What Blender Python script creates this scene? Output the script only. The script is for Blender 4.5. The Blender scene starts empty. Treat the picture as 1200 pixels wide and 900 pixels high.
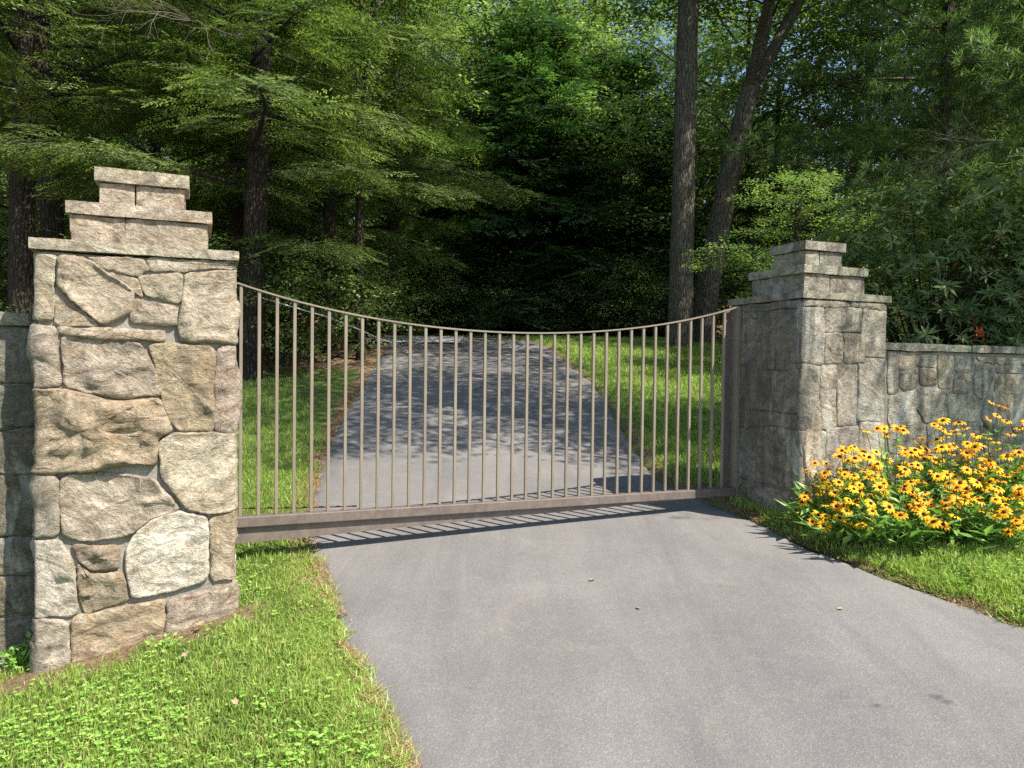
import bpy, math, random
import numpy as np
from mathutils import Matrix, Vector
random.seed(7)
rng = np.random.default_rng(11)
R = math.radians
sc = bpy.context.scene
C = sc.collection

# ------------------------------------------------------------------ camera, sky, sun, exposure
F_PX = 890.0
PITCH, ROLL, EYE = R(1.16), 0.012, 1.6
cam = bpy.data.cameras.new("camera")
cam.sensor_width = 36.0
cam.lens = 36.0 * F_PX / 1200.0
cam.clip_start, cam.clip_end = 0.05, 1500
camo = bpy.data.objects.new("camera", cam)
C.objects.link(camo)
CR = (Matrix.Rotation(math.pi / 2 - PITCH, 3, 'X') @ Matrix.Rotation(ROLL, 3, 'Z'))
camo.matrix_world = Matrix.Translation((0, 0, EYE)) @ CR.to_4x4()
sc.camera = camo

SUN_EL, SUN_AZ = R(52), math.atan2(0.83, -0.55)      # azimuth clockwise from +Y, towards the sun
SUNV = Vector((math.sin(SUN_AZ) * math.cos(SUN_EL), math.cos(SUN_AZ) * math.cos(SUN_EL), math.sin(SUN_EL)))
world = bpy.data.worlds.new("World")
sc.world = world
world.use_nodes = True
wn = world.node_tree
wn.nodes.clear()
sky = wn.nodes.new('ShaderNodeTexSky')
sky.sky_type = 'NISHITA'
sky.sun_disc = False
sky.sun_elevation = SUN_EL
sky.sun_rotation = SUN_AZ
sky.altitude = 600
bg = wn.nodes.new('ShaderNodeBackground')
bg.inputs[1].default_value = 0.13
wo = wn.nodes.new('ShaderNodeOutputWorld')
wn.links.new(sky.outputs[0], bg.inputs[0])
wn.links.new(bg.outputs[0], wo.inputs[0])
sl = bpy.data.lights.new("sun", 'SUN')
sl.energy = 5.0
sl.angle = R(0.53)
sl.color = (1.0, 0.95, 0.86)
so = bpy.data.objects.new("sun", sl)
C.objects.link(so)
so.rotation_euler = (-SUNV).to_track_quat('-Z', 'Y').to_euler()
so.location = (10, -10, 20)
sc.view_settings.view_transform = 'Standard'
sc.view_settings.look = 'None'
sc.view_settings.gamma = 1.0
sc.view_settings.exposure = 1.05
sc.render.engine = 'CYCLES'
sc.cycles.max_bounces = 6
sc.cycles.diffuse_bounces = 4
sc.cycles.glossy_bounces = 2
sc.cycles.transmission_bounces = 4
sc.cycles.caustics_reflective = False
sc.cycles.caustics_refractive = False
sc.cycles.use_denoising = False

# ------------------------------------------------------------------ maths helpers
ET = np.array([0.925, 0.38])     # along the gate, to the right
ES = np.array([-0.38, 0.925])    # through the gate, away from the road


def ts(X, Y):
    return 0.925 * X + 0.38 * Y, -0.38 * X + 0.925 * Y


def xy(t, s):
    return 0.925 * t - 0.38 * s, 0.38 * t + 0.925 * s


def ray(px, py):
    v = CR @ Vector(((px - 600) / F_PX, -(py - 450) / F_PX, -1.0))
    return v


def on_s(px, py, s0):
    """point of the vertical plane s = s0 seen at a pixel of the photograph -> (t, z)"""
    v = ray(px, py)
    k = s0 / (-0.38 * v.x + 0.925 * v.y)
    return 0.925 * v.x * k + 0.38 * v.y * k, EYE + v.z * k


def sm(a, b, x):
    x = np.clip((x - a) / (b - a), 0, 1)
    return x * x * (3 - 2 * x)


def _hash(ix, iy, iz, seed):
    h = (ix * 374761393 + iy * 668265263 + iz * 1274126177 + seed * 974711) & 0x7fffffff
    h = ((h ^ (h >> 13)) * 1274126177) & 0x7fffffff
    h = ((h ^ (h >> 15)) * 668265263) & 0x7fffffff
    return ((h ^ (h >> 14)) & 0xffff) / 32767.5 - 1.0


def noise(p, scale=1.0, seed=0):
    p = np.asarray(p, dtype=float) * scale + 1000.0
    i = np.floor(p).astype(np.int64)
    f = p - i
    f = f * f * (3 - 2 * f)
    r = 0
    for dx in (0, 1):
        wx = f[:, 0] if dx else 1 - f[:, 0]
        for dy in (0, 1):
            wy = f[:, 1] if dy else 1 - f[:, 1]
            for dz in (0, 1):
                wz = f[:, 2] if dz else 1 - f[:, 2]
                r = r + wx * wy * wz * _hash(i[:, 0] + dx, i[:, 1] + dy, i[:, 2] + dz, seed)
    return r


def fbm(p, scale=1.0, seed=0, octv=3, gain=0.5):
    r, a = 0, 1.0
    for o in range(octv):
        r = r + a * noise(p, scale * 2.03 ** o, seed + o * 17)
        a *= gain
    return r


# ------------------------------------------------------------------ object helpers
def mesh_np(name, V, faces, mats=(), mi=None, smooth=False, tint=None):
    """V: n x 3; faces: list of integer arrays (each m x k)"""
    me = bpy.data.meshes.new(name)
    V = np.asarray(V, dtype=np.float32)
    me.vertices.add(len(V))
    me.vertices.foreach_set("co", V.ravel())
    faces = [np.asarray(f, dtype=np.int32) for f in faces if len(f)]
    loops = np.concatenate([f.ravel() for f in faces])
    tot = np.concatenate([np.full(len(f), f.shape[1], dtype=np.int32) for f in faces])
    start = np.concatenate([[0], np.cumsum(tot)[:-1]]).astype(np.int32)
    me.loops.add(len(loops))
    me.loops.foreach_set("vertex_index", loops)
    me.polygons.add(len(tot))
    me.polygons.foreach_set("loop_start", start)
    for m in mats:
        me.materials.append(m)
    if mi is not None:
        me.polygons.foreach_set("material_index", np.asarray(mi, dtype=np.int32))
    me.polygons.foreach_set("use_smooth", np.full(len(tot), bool(smooth)))
    me.update(calc_edges=True)
    if tint is not None:
        a = me.attributes.new("tint", 'FLOAT', 'POINT')
        a.data.foreach_set("value", np.asarray(tint, dtype=np.float32))
    me.validate()
    return me


def link(name, me, parent=None, loc=None, color=None):
    o = bpy.data.objects.new(name, me)
    C.objects.link(o)
    if parent is not None:
        o.parent = parent
    if loc is not None:
        o.location = loc
    if color is not None:
        o.color = (*color[:3], 1.0)
    return o


def thing(name, label, cat, loc=(0, 0, 0), group=None, rotz=0.0):
    o = bpy.data.objects.new(name, None)
    C.objects.link(o)
    o.location = loc
    o.rotation_euler = (0, 0, rotz)
    o.empty_display_size = 0.2
    tag(o, label, cat, group)
    return o


def tag(o, label, cat, group=None):
    o["label"] = label
    o["category"] = cat
    if group:
        o["group"] = group
    return o


def structure(o):
    o["kind"] = "structure"
    return o


def stuff(o, label, cat):
    o["kind"] = "stuff"
    o["label"] = label
    o["category"] = cat
    return o


def off(V, loc):
    return np.asarray(V, dtype=float) - np.asarray(loc, dtype=float)


def tube(P, rad, n=6, cap=True):
    """tapered tube along a polyline: returns verts, quads, tris"""
    P = np.asarray(P, dtype=float)
    rad = np.broadcast_to(rad, (len(P),))
    T = np.gradient(P, axis=0)
    T /= np.linalg.norm(T, axis=1)[:, None] + 1e-9
    up = np.array([0.0, 0.0, 1.0]) if abs(T[0][2]) < 0.8 else np.array([0.0, 1.0, 0.0])
    V = []
    for i in range(len(P)):
        a = np.cross(T[i], up)
        a /= np.linalg.norm(a) + 1e-9
        b = np.cross(T[i], a)
        ang = np.arange(n) * 2 * math.pi / n
        V.append(P[i] + rad[i] * (np.cos(ang)[:, None] * a + np.sin(ang)[:, None] * b))
    V = np.concatenate(V)
    i, j = np.meshgrid(np.arange(len(P) - 1), np.arange(n), indexing='ij')
    i, j = i.ravel(), j.ravel()
    k = (j + 1) % n
    Q = np.stack([i * n + j, i * n + k, (i + 1) * n + k, (i + 1) * n + j], 1)
    return V, Q


class Acc:
    """collects pieces of one mesh"""

    def __init__(s):
        s.V, s.Q, s.T, s.mq, s.mt, s.tint, s.n = [], [], [], [], [], [], 0

    def add(s, V, Q=None, T=None, mat=0, tint=0.5):
        V = np.asarray(V, dtype=float)
        s.V.append(V)
        if Q is not None and len(Q):
            s.Q.append(np.asarray(Q) + s.n)
            s.mq.append(np.full(len(Q), mat))
        if T is not None and len(T):
            s.T.append(np.asarray(T) + s.n)
            s.mt.append(np.full(len(T), mat))
        s.tint.append(np.broadcast_to(tint, (len(V),)))
        s.n += len(V)
        return s

    def box(s, lo, hi, mat=0):
        x0, y0, z0 = lo
        x1, y1, z1 = hi
        V = [(x0, y0, z0), (x1, y0, z0), (x1, y1, z0), (x0, y1, z0), (x0, y0, z1), (x1, y0, z1), (x1, y1, z1), (x0, y1, z1)]
        Q = [(0, 3, 2, 1), (4, 5, 6, 7), (0, 1, 5, 4), (1, 2, 6, 5), (2, 3, 7, 6), (3, 0, 4, 7)]
        return s.add(V, Q, mat=mat)

    def mesh(s, name, mats, smooth=False, loc=None, f=None):
        V = np.concatenate(s.V)
        if f is not None:
            V = f(V)
        if loc is not None:
            V = off(V, loc)
        faces, mi = [], []
        if s.Q:
            faces.append(np.concatenate(s.Q)); mi.append(np.concatenate(s.mq))
        if s.T:
            faces.append(np.concatenate(s.T)); mi.append(np.concatenate(s.mt))
        return mesh_np(name, V, faces, mats, np.concatenate(mi), smooth, np.concatenate(s.tint))


# ------------------------------------------------------------------ materials
class NT:
    def __init__(s, name):
        s.m = bpy.data.materials.new(name)
        s.m.use_nodes = True
        s.t = s.m.node_tree
        s.t.nodes.clear()
        s.out = s.n('OutputMaterial')

    def n(s, kind, **kw):
        nd = s.t.nodes.new('ShaderNode' + kind)
        for k, v in kw.items():
            if k.startswith('i_'):
                key = k[2:]
                key = int(key) if key.isdigit() else key.replace('_', ' ')
                if isinstance(v, bpy.types.NodeSocket):
                    s.t.links.new(v, nd.inputs[key])
                else:
                    nd.inputs[key].default_value = v
            else:
                setattr(nd, k, v)
        return nd

    def noise(s, vec, scale, detail=4, rough=0.55, dist=0.0):
        return s.n('TexNoise', i_Vector=vec, i_Scale=scale, i_Detail=detail, i_Roughness=rough, i_Distortion=dist).outputs['Fac']

    def ramp(s, fac, stops):
        r = s.n('ValToRGB', i_Fac=fac)
        e = r.color_ramp.elements
        while len(e) < len(stops):
            e.new(0.5)
        for k, (p, c) in enumerate(stops):
            e[k].position = p
            e[k].color = (*c, 1) if len(c) == 3 else c
        return r.outputs[0]

    def val(s, fac, a, b, c=0.0, d=1.0):
        return s.n('MapRange', i_Value=fac, i_1=a, i_2=b, i_3=c, i_4=d).outputs[0]

    def mix(s, fac, a, b, mode='MIX'):
        nd = s.n('Mix', data_type='RGBA', blend_type=mode)
        for k, v in ((0, fac), (6, a), (7, b)):
            if isinstance(v, bpy.types.NodeSocket):
                s.t.links.new(v, nd.inputs[k])
            else:
                nd.inputs[k].default_value = v if k == 0 else (*v, 1)
        return nd.outputs[2]

    def math(s, op, a, b=0.0):
        nd = s.n('Math', operation=op)
        for k, v in ((0, a), (1, b)):
            if isinstance(v, bpy.types.NodeSocket):
                s.t.links.new(v, nd.inputs[k])
            else:
                nd.inputs[k].default_value = v
        return nd.outputs[0]

    def bump(s, h, strength, dist):
        return s.n('Bump', i_Height=h, i_Strength=strength, i_Distance=dist).outputs[0]

    def finish(s, col, rough=0.8, normal=None, spec=0.3, metal=0.0, trans=None, tcol=None):
        p = s.n('BsdfPrincipled')
        for k, v in (('Base Color', col), ('Roughness', rough), ('Specular IOR Level', spec), ('Metallic', metal)):
            if isinstance(v, bpy.types.NodeSocket):
                s.t.links.new(v, p.inputs[k])
            else:
                p.inputs[k].default_value = (*v, 1) if k == 'Base Color' else v
        if normal is not None:
            s.t.links.new(normal, p.inputs['Normal'])
        sh = p.outputs[0]
        if trans:
            tr = s.n('BsdfTranslucent')
            s.t.links.new(tcol, tr.inputs[0])
            mx = s.n('MixShader', i_0=trans)
            s.t.links.new(sh, mx.inputs[1])
            s.t.links.new(tr.outputs[0], mx.inputs[2])
            sh = mx.outputs[0]
        s.t.links.new(sh, s.out.inputs[0])
        return s.m


def tint_socket(N):
    return N.n('Attribute', attribute_name='tint').outputs['Fac']


def leaf_mat(name, dark, mid, light, dead=(0.16, 0.09, 0.03), deadamt=0.02, rough=0.5, trans=0.35, spec=0.35, varscale=0.0):
    N = NT(name)
    t = tint_socket(N)
    rnd = N.n('ObjectInfo').outputs['Random']
    c = N.ramp(t, [(0.0, dark), (0.45, mid), (0.97 - deadamt, light), (1.0, dead)] if deadamt else [(0.0, dark), (0.5, mid), (1.0, light)])
    c = N.mix(N.val(rnd, 0, 1, 0.0, 0.35), c, tuple(0.6 * x for x in mid))
    tc = N.mix(1.0, c, (1.45, 1.72, 0.75), 'MULTIPLY')
    return N.finish(c, rough, None, spec, 0, trans, tc)


M = {}
M['hemlock'] = leaf_mat('hemlock_needles', (0.035, 0.058, 0.02), (0.105, 0.15, 0.045), (0.38, 0.44, 0.17), deadamt=0.04)
M['broad'] = leaf_mat('broad_leaves', (0.042, 0.07, 0.02), (0.115, 0.175, 0.048), (0.38, 0.44, 0.16), dead=(0.25, 0.16, 0.03), deadamt=0.02)
M['maple'] = leaf_mat('pale_maple_leaves', (0.09, 0.14, 0.05), (0.2, 0.28, 0.1), (0.38, 0.46, 0.2), deadamt=0.0, rough=0.35, spec=0.6)
M['pine'] = leaf_mat('pine_needles', (0.035, 0.066, 0.028), (0.09, 0.15, 0.055), (0.22, 0.3, 0.11), dead=(0.14, 0.09, 0.04), deadamt=0.03)
M['cypress'] = leaf_mat('cypress_sprays', (0.018, 0.04, 0.016), (0.045, 0.095, 0.035), (0.15, 0.25, 0.075), deadamt=0.0)
M['rhodo'] = leaf_mat('rhododendron_leaves', (0.045, 0.08, 0.024), (0.11, 0.165, 0.05), (0.3, 0.35, 0.13), dead=(0.2, 0.07, 0.03), deadamt=0.02, rough=0.5, trans=0.25, spec=0.18)
M['grass'] = leaf_mat('grass_blades', (0.13, 0.2, 0.035), (0.27, 0.38, 0.07), (0.5, 0.56, 0.18), dead=(0.42, 0.31, 0.14), deadamt=0.06, trans=0.35, rough=0.5)
M['clover'] = leaf_mat('clover_leaves', (0.17, 0.33, 0.05), (0.27, 0.47, 0.08), (0.42, 0.6, 0.14), deadamt=0.0, trans=0.3)
M['straw'] = leaf_mat('dry_straw', (0.2, 0.12, 0.06), (0.34, 0.22, 0.11), (0.5, 0.36, 0.18), deadamt=0.0, trans=0.15)
M['susan'] = leaf_mat('coneflower_foliage', (0.08, 0.17, 0.035), (0.17, 0.31, 0.07), (0.34, 0.48, 0.15), deadamt=0.0, trans=0.25)
M['dead'] = leaf_mat('fallen_leaf_brown', (0.26, 0.16, 0.08), (0.38, 0.26, 0.14), (0.48, 0.36, 0.2), deadamt=0.0, trans=0.1)


def bark_mat(name, a, b, lichen=(0.2, 0.21, 0.17), lamt=0.45):
    N = NT(name)
    co = N.n('TexCoord').outputs['Object']
    st = N.n('Mapping', i_Vector=co, i_Scale=(9, 9, 1.6)).outputs[0]
    n1 = N.noise(st, 3.0, 6, 0.65, 0.6)
    n2 = N.noise(co, 2.2, 3)
    v = N.n('TexVoronoi', i_Vector=st, i_Scale=2.4, feature='DISTANCE_TO_EDGE').outputs[0]
    c = N.ramp(n1, [(0.32, a), (0.68, b)])
    c = N.mix(N.val(n2, 0.52, 0.7, 0, lamt), c, lichen)
    c = N.mix(N.val(v, 0.0, 0.09, 0.75, 0.0), c, tuple(0.35 * x for x in a))
    h = N.math('ADD', N.math('MULTIPLY', N.val(v, 0, 0.25), 1.0), n1)
    return N.finish(c, 0.9, N.bump(h, 0.9, 0.05), 0.15)


M['bark'] = bark_mat('furrowed_bark', (0.09, 0.072, 0.056), (0.24, 0.205, 0.165))
M['barkdark'] = bark_mat('dark_bark', (0.03, 0.022, 0.017), (0.085, 0.066, 0.052), lamt=0.15)
M['deadtwig'] = NT('bare_twig')
M['deadtwig'] = M['deadtwig'].finish((0.15, 0.12, 0.09), 0.85)


def stone_mat(name, gen_scale=1.0, stain=0.25, dark=0.35, lichen=0.25, streak=False):
    N = NT(name)
    co = N.n('TexCoord').outputs['Object']
    oi = N.n('ObjectInfo')
    rnd = oi.outputs['Random']
    rot = N.n('CombineXYZ', i_1=N.math('MULTIPLY', N.math('SUBTRACT', rnd, 0.5), 1.6)).outputs[0]
    ofs = N.n('CombineXYZ', i_0=N.math('MULTIPLY', rnd, 40.0), i_1=N.math('MULTIPLY', rnd, 17.0)).outputs[0]
    mp = N.n('Mapping', i_Vector=co, i_Location=ofs, i_Rotation=rot).outputs[0]
    str_ = N.n('Mapping', i_Vector=mp, i_Scale=(1.0, 1.0, 1.7)).outputs[0]
    n_big = N.noise(mp, 5.0 * gen_scale, 6, 0.65, 0.5)
    n_str = N.noise(str_, 8.0 * gen_scale, 8, 0.72, 1.2)
    n_fin = N.noise(mp, 48.0, 5, 0.75, 0.4)
    n_sp = N.noise(mp, 170.0, 3, 0.7)
    base = oi.outputs['Color']
    c = N.mix(1.0, base, N.ramp(n_str, [(0.32, (0.36, 0.32, 0.29)), (0.46, (0.82, 0.79, 0.76)), (0.55, (1.05, 1.04, 1.02)), (0.7, (1.5, 1.5, 1.5))]), 'MULTIPLY')
    c = N.mix(N.val(N.noise(mp, 3.4, 6, 0.65, 1.6), 0.5, 0.68, 0, stain), c, (0.31, 0.205, 0.11))
    c = N.mix(N.val(N.noise(str_, 4.1, 6, 0.65, 1.0), 0.55, 0.7, 0, stain * 0.8), c, (0.25, 0.19, 0.14))
    c = N.mix(N.val(n_big, 0.56, 0.7, 0, dark), c, (0.13, 0.115, 0.1))
    c = N.mix(N.val(N.noise(mp, 11.0, 6, 0.75), 0.57, 0.66, 0, lichen), c, (0.56, 0.52, 0.43))
    c = N.mix(1.0, c, N.ramp(n_fin, [(0.28, (0.6, 0.58, 0.56)), (0.5, (1.0, 1.0, 1.0)), (0.72, (1.3, 1.3, 1.3))]), 'MULTIPLY')
    c = N.mix(N.val(n_sp, 0.58, 0.7, 0, 0.55), c, (0.09, 0.08, 0.07))
    ck = N.n('TexVoronoi', i_Vector=N.n('VectorMath', operation='ADD', i_0=mp, i_1=N.n('VectorMath', operation='SCALE', i_0=N.n('TexNoise', i_Vector=mp, i_Scale=7.0, i_Detail=5.0).outputs['Color'], i_Scale=0.25).outputs[0]).outputs[0], i_Scale=5.0, feature='DISTANCE_TO_EDGE').outputs[0]
    crk = N.math('MULTIPLY', N.val(ck, 0.0, 0.02, 1, 0), N.val(n_big, 0.45, 0.6, 0, 1))
    c = N.mix(N.val(N.noise(co, 2.1, 6, 0.7, 0.8), 0.52, 0.68, 0, 0.35), c, (0.2, 0.185, 0.165))
    c = N.mix(1.0, c, (0.98, 0.95, 0.9), 'MULTIPLY')
    c = N.mix(N.math('MULTIPLY', crk, 0.12), c, (0.08, 0.07, 0.06))
    if streak:
        vs = N.n('Mapping', i_Vector=co, i_Scale=(6.0, 6.0, 0.7)).outputs[0]
        ns = N.noise(vs, 1.0, 7, 0.68, 0.6)
        c = N.mix(N.val(ns, 0.36, 0.5, 0.75, 0.0), c, (0.07, 0.066, 0.058))
        ns2 = N.noise(N.n('Mapping', i_Vector=vs, i_Location=(5, 3, 9)).outputs[0], 1.3, 6, 0.65, 0.4)
        c = N.mix(N.val(ns2, 0.56, 0.7, 0, 0.6), c, (0.33, 0.34, 0.32))
        c = N.mix(N.val(N.noise(co, 1.7, 6, 0.7, 0.5), 0.5, 0.64, 0, 0.65), c, (0.1, 0.095, 0.07))
        c = N.mix(N.val(N.noise(N.n('Mapping', i_Vector=co, i_Location=(7, 2, 4), i_Scale=(1, 1, 0.6)).outputs[0], 3.0, 6, 0.7, 0.6), 0.55, 0.66, 0, 0.6), c, (0.5, 0.5, 0.44))
    h = N.math('ADD', N.math('MULTIPLY', n_str, 1.2), N.math('MULTIPLY', n_fin, 0.4))
    h = N.math('ADD', h, N.math('MULTIPLY', n_sp, 0.14))
    h = N.math('SUBTRACT', h, N.math('MULTIPLY', crk, 0.1))
    return N.finish(c, 0.88, N.bump(h, 1.0, 0.03), 0.2)


M['stone'] = stone_mat('fieldstone', stain=0.5, dark=0.8, lichen=0.4)
M['stoneshade'] = stone_mat('weathered_fieldstone', stain=0.25, dark=0.6, lichen=0.2, streak=True)


def mortar_mat(name, col):
    N = NT(name)
    co = N.n('TexCoord').outputs['Object']
    n1 = N.noise(co, 6, 5, 0.6)
    n2 = N.noise(co, 90, 3, 0.7)
    c = N.mix(1.0, N.ramp(n1, [(0.3, tuple(0.6 * x for x in col)), (0.7, tuple(1.15 * x for x in col))]), N.ramp(n2, [(0.3, (0.75,) * 3), (0.7, (1.15,) * 3)]), 'MULTIPLY')
    return N.finish(c, 0.95, N.bump(N.math('ADD', n1, n2), 0.6, 0.01), 0.1)


M['mortar'] = mortar_mat('grey_mortar', (0.29, 0.26, 0.215))
M['mortardark'] = mortar_mat('stained_mortar', (0.26, 0.24, 0.2))


def metal_mat(name, col, rough=0.42):
    N = NT(name)
    co = N.n('TexCoord').outputs['Object']
    n1 = N.noise(co, 3.5, 5, 0.65)
    n2 = N.noise(co, 120, 2, 0.6)
    st = N.noise(N.n('Mapping', i_Vector=co, i_Scale=(30, 30, 3)).outputs[0], 1.0, 4, 0.7)
    c = N.mix(N.val(n1, 0.4, 0.75, 0, 0.6), col, tuple(min(1, 1.35 * x + 0.02) for x in col))
    c = N.mix(N.val(st, 0.55, 0.75, 0, 0.4), c, tuple(0.55 * x for x in col))
    z = N.n('SeparateXYZ', i_0=co).outputs[2]
    dirt = N.math('MULTIPLY', N.val(z, 0.5, 0.18, 0, 1), N.val(N.noise(co, 14, 5, 0.7), 0.4, 0.65, 0, 0.55))
    c = N.mix(dirt, c, (0.2, 0.165, 0.12))
    c = N.mix(N.val(N.noise(co, 55, 4, 0.7), 0.66, 0.74, 0, 0.2), c, (0.1, 0.06, 0.04))
    return N.finish(c, N.val(n1, 0.2, 0.8, rough - 0.05, rough + 0.2), N.bump(n2, 0.12, 0.002), 0.5, 0.1)


M['gate'] = metal_mat('taupe_gate_paint', (0.205, 0.168, 0.122))
M['beam'] = metal_mat('brown_rail_paint', (0.115, 0.087, 0.074), 0.5)
M['wire'] = NT('galvanised_wire').finish((0.5, 0.5, 0.48), 0.4, None, 0.5, 0.6)
M['rust'] = NT('rusty_chain').finish((0.11, 0.06, 0.04), 0.8, None, 0.3, 0.2)

# asphalt
N = NT('aged_asphalt')
co = N.n('TexCoord').outputs['Object']
big = N.noise(co, 0.55, 4, 0.6, 0.5)
mid = N.noise(co, 2.6, 5, 0.6)
lng = N.noise(N.n('Mapping', i_Vector=co, i_Rotation=(0, 0, -0.36), i_Scale=(2.4, 0.3, 1)).outputs[0], 1.0, 7, 0.7, 0.8)
agg = N.n('TexVoronoi', i_Vector=co, i_Scale=165.0)
fin = N.noise(co, 210, 3, 0.7)
c = N.ramp(big, [(0.3, (0.138, 0.128, 0.122)), (0.7, (0.2, 0.185, 0.174))])
c = N.mix(N.val(mid, 0.35, 0.7, 0, 0.45), c, (0.198, 0.182, 0.17))
c = N.mix(N.val(lng, 0.42, 0.7, 0, 0.55), c, (0.1, 0.095, 0.094))
c = N.mix(N.val(N.noise(co, 6.5, 5, 0.7, 0.6), 0.55, 0.75, 0, 0.3), c, (0.24, 0.225, 0.21))
c = N.mix(N.val(N.noise(co, 0.9, 6, 0.7, 2.0), 0.6, 0.68, 0, 0.25), c, (0.11, 0.107, 0.108))
c = N.mix(N.val(N.noise(co, 1.1, 5, 0.65, 1.2), 0.6, 0.74, 0, 0.4), c, (0.23, 0.2, 0.15))
c = N.mix(1.0, c, N.ramp(fin, [(0.3, (0.82,) * 3), (0.7, (1.17,) * 3)]), 'MULTIPLY')
c = N.mix(1.0, c, N.ramp(N.n('SeparateColor', i_0=agg.outputs['Color']).outputs[0], [(0, (0.84,) * 3), (0.8, (1.03,) * 3), (1.0, (1.3,) * 3)]), 'MULTIPLY')
# oil spots near the mouth of the drive
for (ox, oy, orad) in ((1.845, 3.155, 0.024), (1.83, 3.2, 0.026), (1.53, 3.13, 0.022)):
    d = N.n('VectorMath', operation='DISTANCE', i_0=N.n('VectorMath', operation='MULTIPLY', i_0=co, i_1=(1, 1, 0)).outputs[0], i_1=(ox, oy, 0)).outputs['Value']
    d = N.math('ADD', d, N.math('MULTIPLY', N.math('SUBTRACT', N.noise(co, 22, 3), 0.5), 0.08))
    c = N.mix(N.val(d, orad * 0.6, orad * 1.3, 0.65, 0.0), c, (0.05, 0.05, 0.052))
M['asphalt'] = N.finish(c, 0.82, N.bump(N.math('ADD', fin, N.math('MULTIPLY', agg.outputs['Distance'], 1.5)), 0.3, 0.004), 0.3)

# ground under the grass: tint 0 = thatch under lawn, 1 = bare soil and leaf litter
N = NT('lawn_soil')
co = N.n('TexCoord').outputs['Object']
t = tint_socket(N)
n1 = N.noise(co, 1.3, 5, 0.6)
n2 = N.noise(co, 55, 6, 0.75)
n3 = N.noise(co, 9, 4, 0.7)
g = N.ramp(n2, [(0.3, (0.05, 0.07, 0.018)), (0.55, (0.12, 0.17, 0.04)), (0.75, (0.22, 0.26, 0.08))])
d_ = N.ramp(n2, [(0.28, (0.08, 0.05, 0.03)), (0.5, (0.22, 0.145, 0.085)), (0.7, (0.4, 0.29, 0.17))])
fac = N.math('ADD', t, N.math('MULTIPLY', N.math('SUBTRACT', n3, 0.5), 0.7))
c = N.mix(N.val(fac, 0.3, 0.7), g, d_)
c = N.mix(N.val(n1, 0.5, 0.75, 0, 0.3), c, (0.1, 0.09, 0.04))
M['ground'] = N.finish(c, 0.95, N.bump(N.math('ADD', n2, n3), 0.9, 0.03), 0.1)

N = NT('yellow_petal')
oi = N.n('ObjectInfo')
tt = tint_socket(N)
c = N.mix(N.val(oi.outputs['Random'], 0, 1), (0.95, 0.58, 0.012), (0.92, 0.36, 0.006))
c = N.mix(N.val(tt, 0, 0.5, 0.65, 0), c, (0.62, 0.16, 0.005))
M['petal'] = N.finish(c, 0.5, None, 0.25, 0, 0.3, N.mix(1.0, c, (1.0, 1.0, 1.0), 'MULTIPLY'))
M['cone'] = NT('flower_cone').finish((0.035, 0.016, 0.01), 0.8)
M['redleaf'] = leaf_mat('red_leaf', (0.25, 0.03, 0.02), (0.4, 0.06, 0.03), (0.5, 0.12, 0.05), deadamt=0)

# ------------------------------------------------------------------ terrain
_gq = np.array([-60, 0, 4, 5.4, 6.5, 8, 10, 13, 16, 18, 19.5, 21, 25, 32, 45, 80, 200])
_gz = np.array([-2.4, .05, .21, .27, .37, .58, .93, 1.47, 1.98, 2.27, 2.41, 2.44, 2.3, 2.5, 3.8, 9.0, 16])
_fq = np.linspace(-60, 200, 5200)
_fz = np.interp(_fq, _gq, _gz)
_k = np.hanning(29); _k /= _k.sum()
_fz = np.convolve(np.pad(_fz, 14, mode='edge'), _k, mode='valid')


def base_z(X, Y):
    t, s = ts(X, Y)
    k = sm(6, 12, s)
    q = s * (1 - k) + Y * k
    z = np.interp(q, _fq, _fz)
    return z + 0.032 * (np.clip(t, -3, 8) - 0.6) * (1 - sm(6, 10, s))


def lawn_z(X, Y):
    t, s = ts(X, Y)
    z = base_z(X, Y)
    z = z - 0.2 * np.clip(0.25 - t, 0, 6) * (1 - sm(5.0, 8.5, s))
    z = z + (0.1 * sm(3.9, 4.5, t) + 0.05 * np.clip(t - 4.5, 0, 6)) * (1 - sm(7, 11, s))
    z = z + 0.05 * np.clip(np.abs(t - 2) - 9, 0, 25) * sm(6, 20, s)
    P = np.stack([np.ravel(X) * 1.0, np.ravel(Y) * 1.0, np.zeros(np.size(X))], 1)
    return z + 0.018 * np.reshape(fbm(P, 1.7, 5, 2), np.shape(z))


def to_ground(px, py, f=base_z):
    v = ray(px, py)
    k = 0.5
    for _ in range(4000):
        if EYE + v.z * k <= float(f(np.float64(v.x * k), np.float64(v.y * k))):
            break
        k += 0.02
    return v.x * k, v.y * k


L_PX = [(465, 900), (432, 830), (400, 760), (377, 695), (360, 640), (357, 612), (363, 580), (376, 540), (392, 500), (410, 470), (426, 445), (439, 425), (450, 410), (455, 403)]
R_PX = [(1200, 735), (1080, 690), (960, 645), (880, 608), (830, 585), (800, 574), (772, 558), (745, 520), (716, 475), (691, 445), (673, 430), (657, 417), (645, 407)]
_L = [ts(*to_ground(*p)) for p in L_PX]
_R = [ts(*to_ground(*p)) for p in R_PX]
_L = [(0.55, -30), (0.52, 0.0), (0.5, 1.8)] + _L
_R = [(9.5, -30), (6.6, 0.0), (5.4, 1.6)] + _R
# beyond the crest the drive bends away to the left
_L += [(_L[-1][0] - 1.2, _L[-1][1] + 1.6), (_L[-1][0] - 5.0, _L[-1][1] + 3.2)]
_R += [(_R[-1][0] + 0.1, _R[-1][1] + 2.0), (_R[-1][0] - 2.5, _R[-1][1] + 5.0)]


def _mono(a):
    out = [a[0]]
    for p in a[1:]:
        if p[1] > out[-1][1] + 0.02:
            out.append(p)
    return np.array(out)


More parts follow.
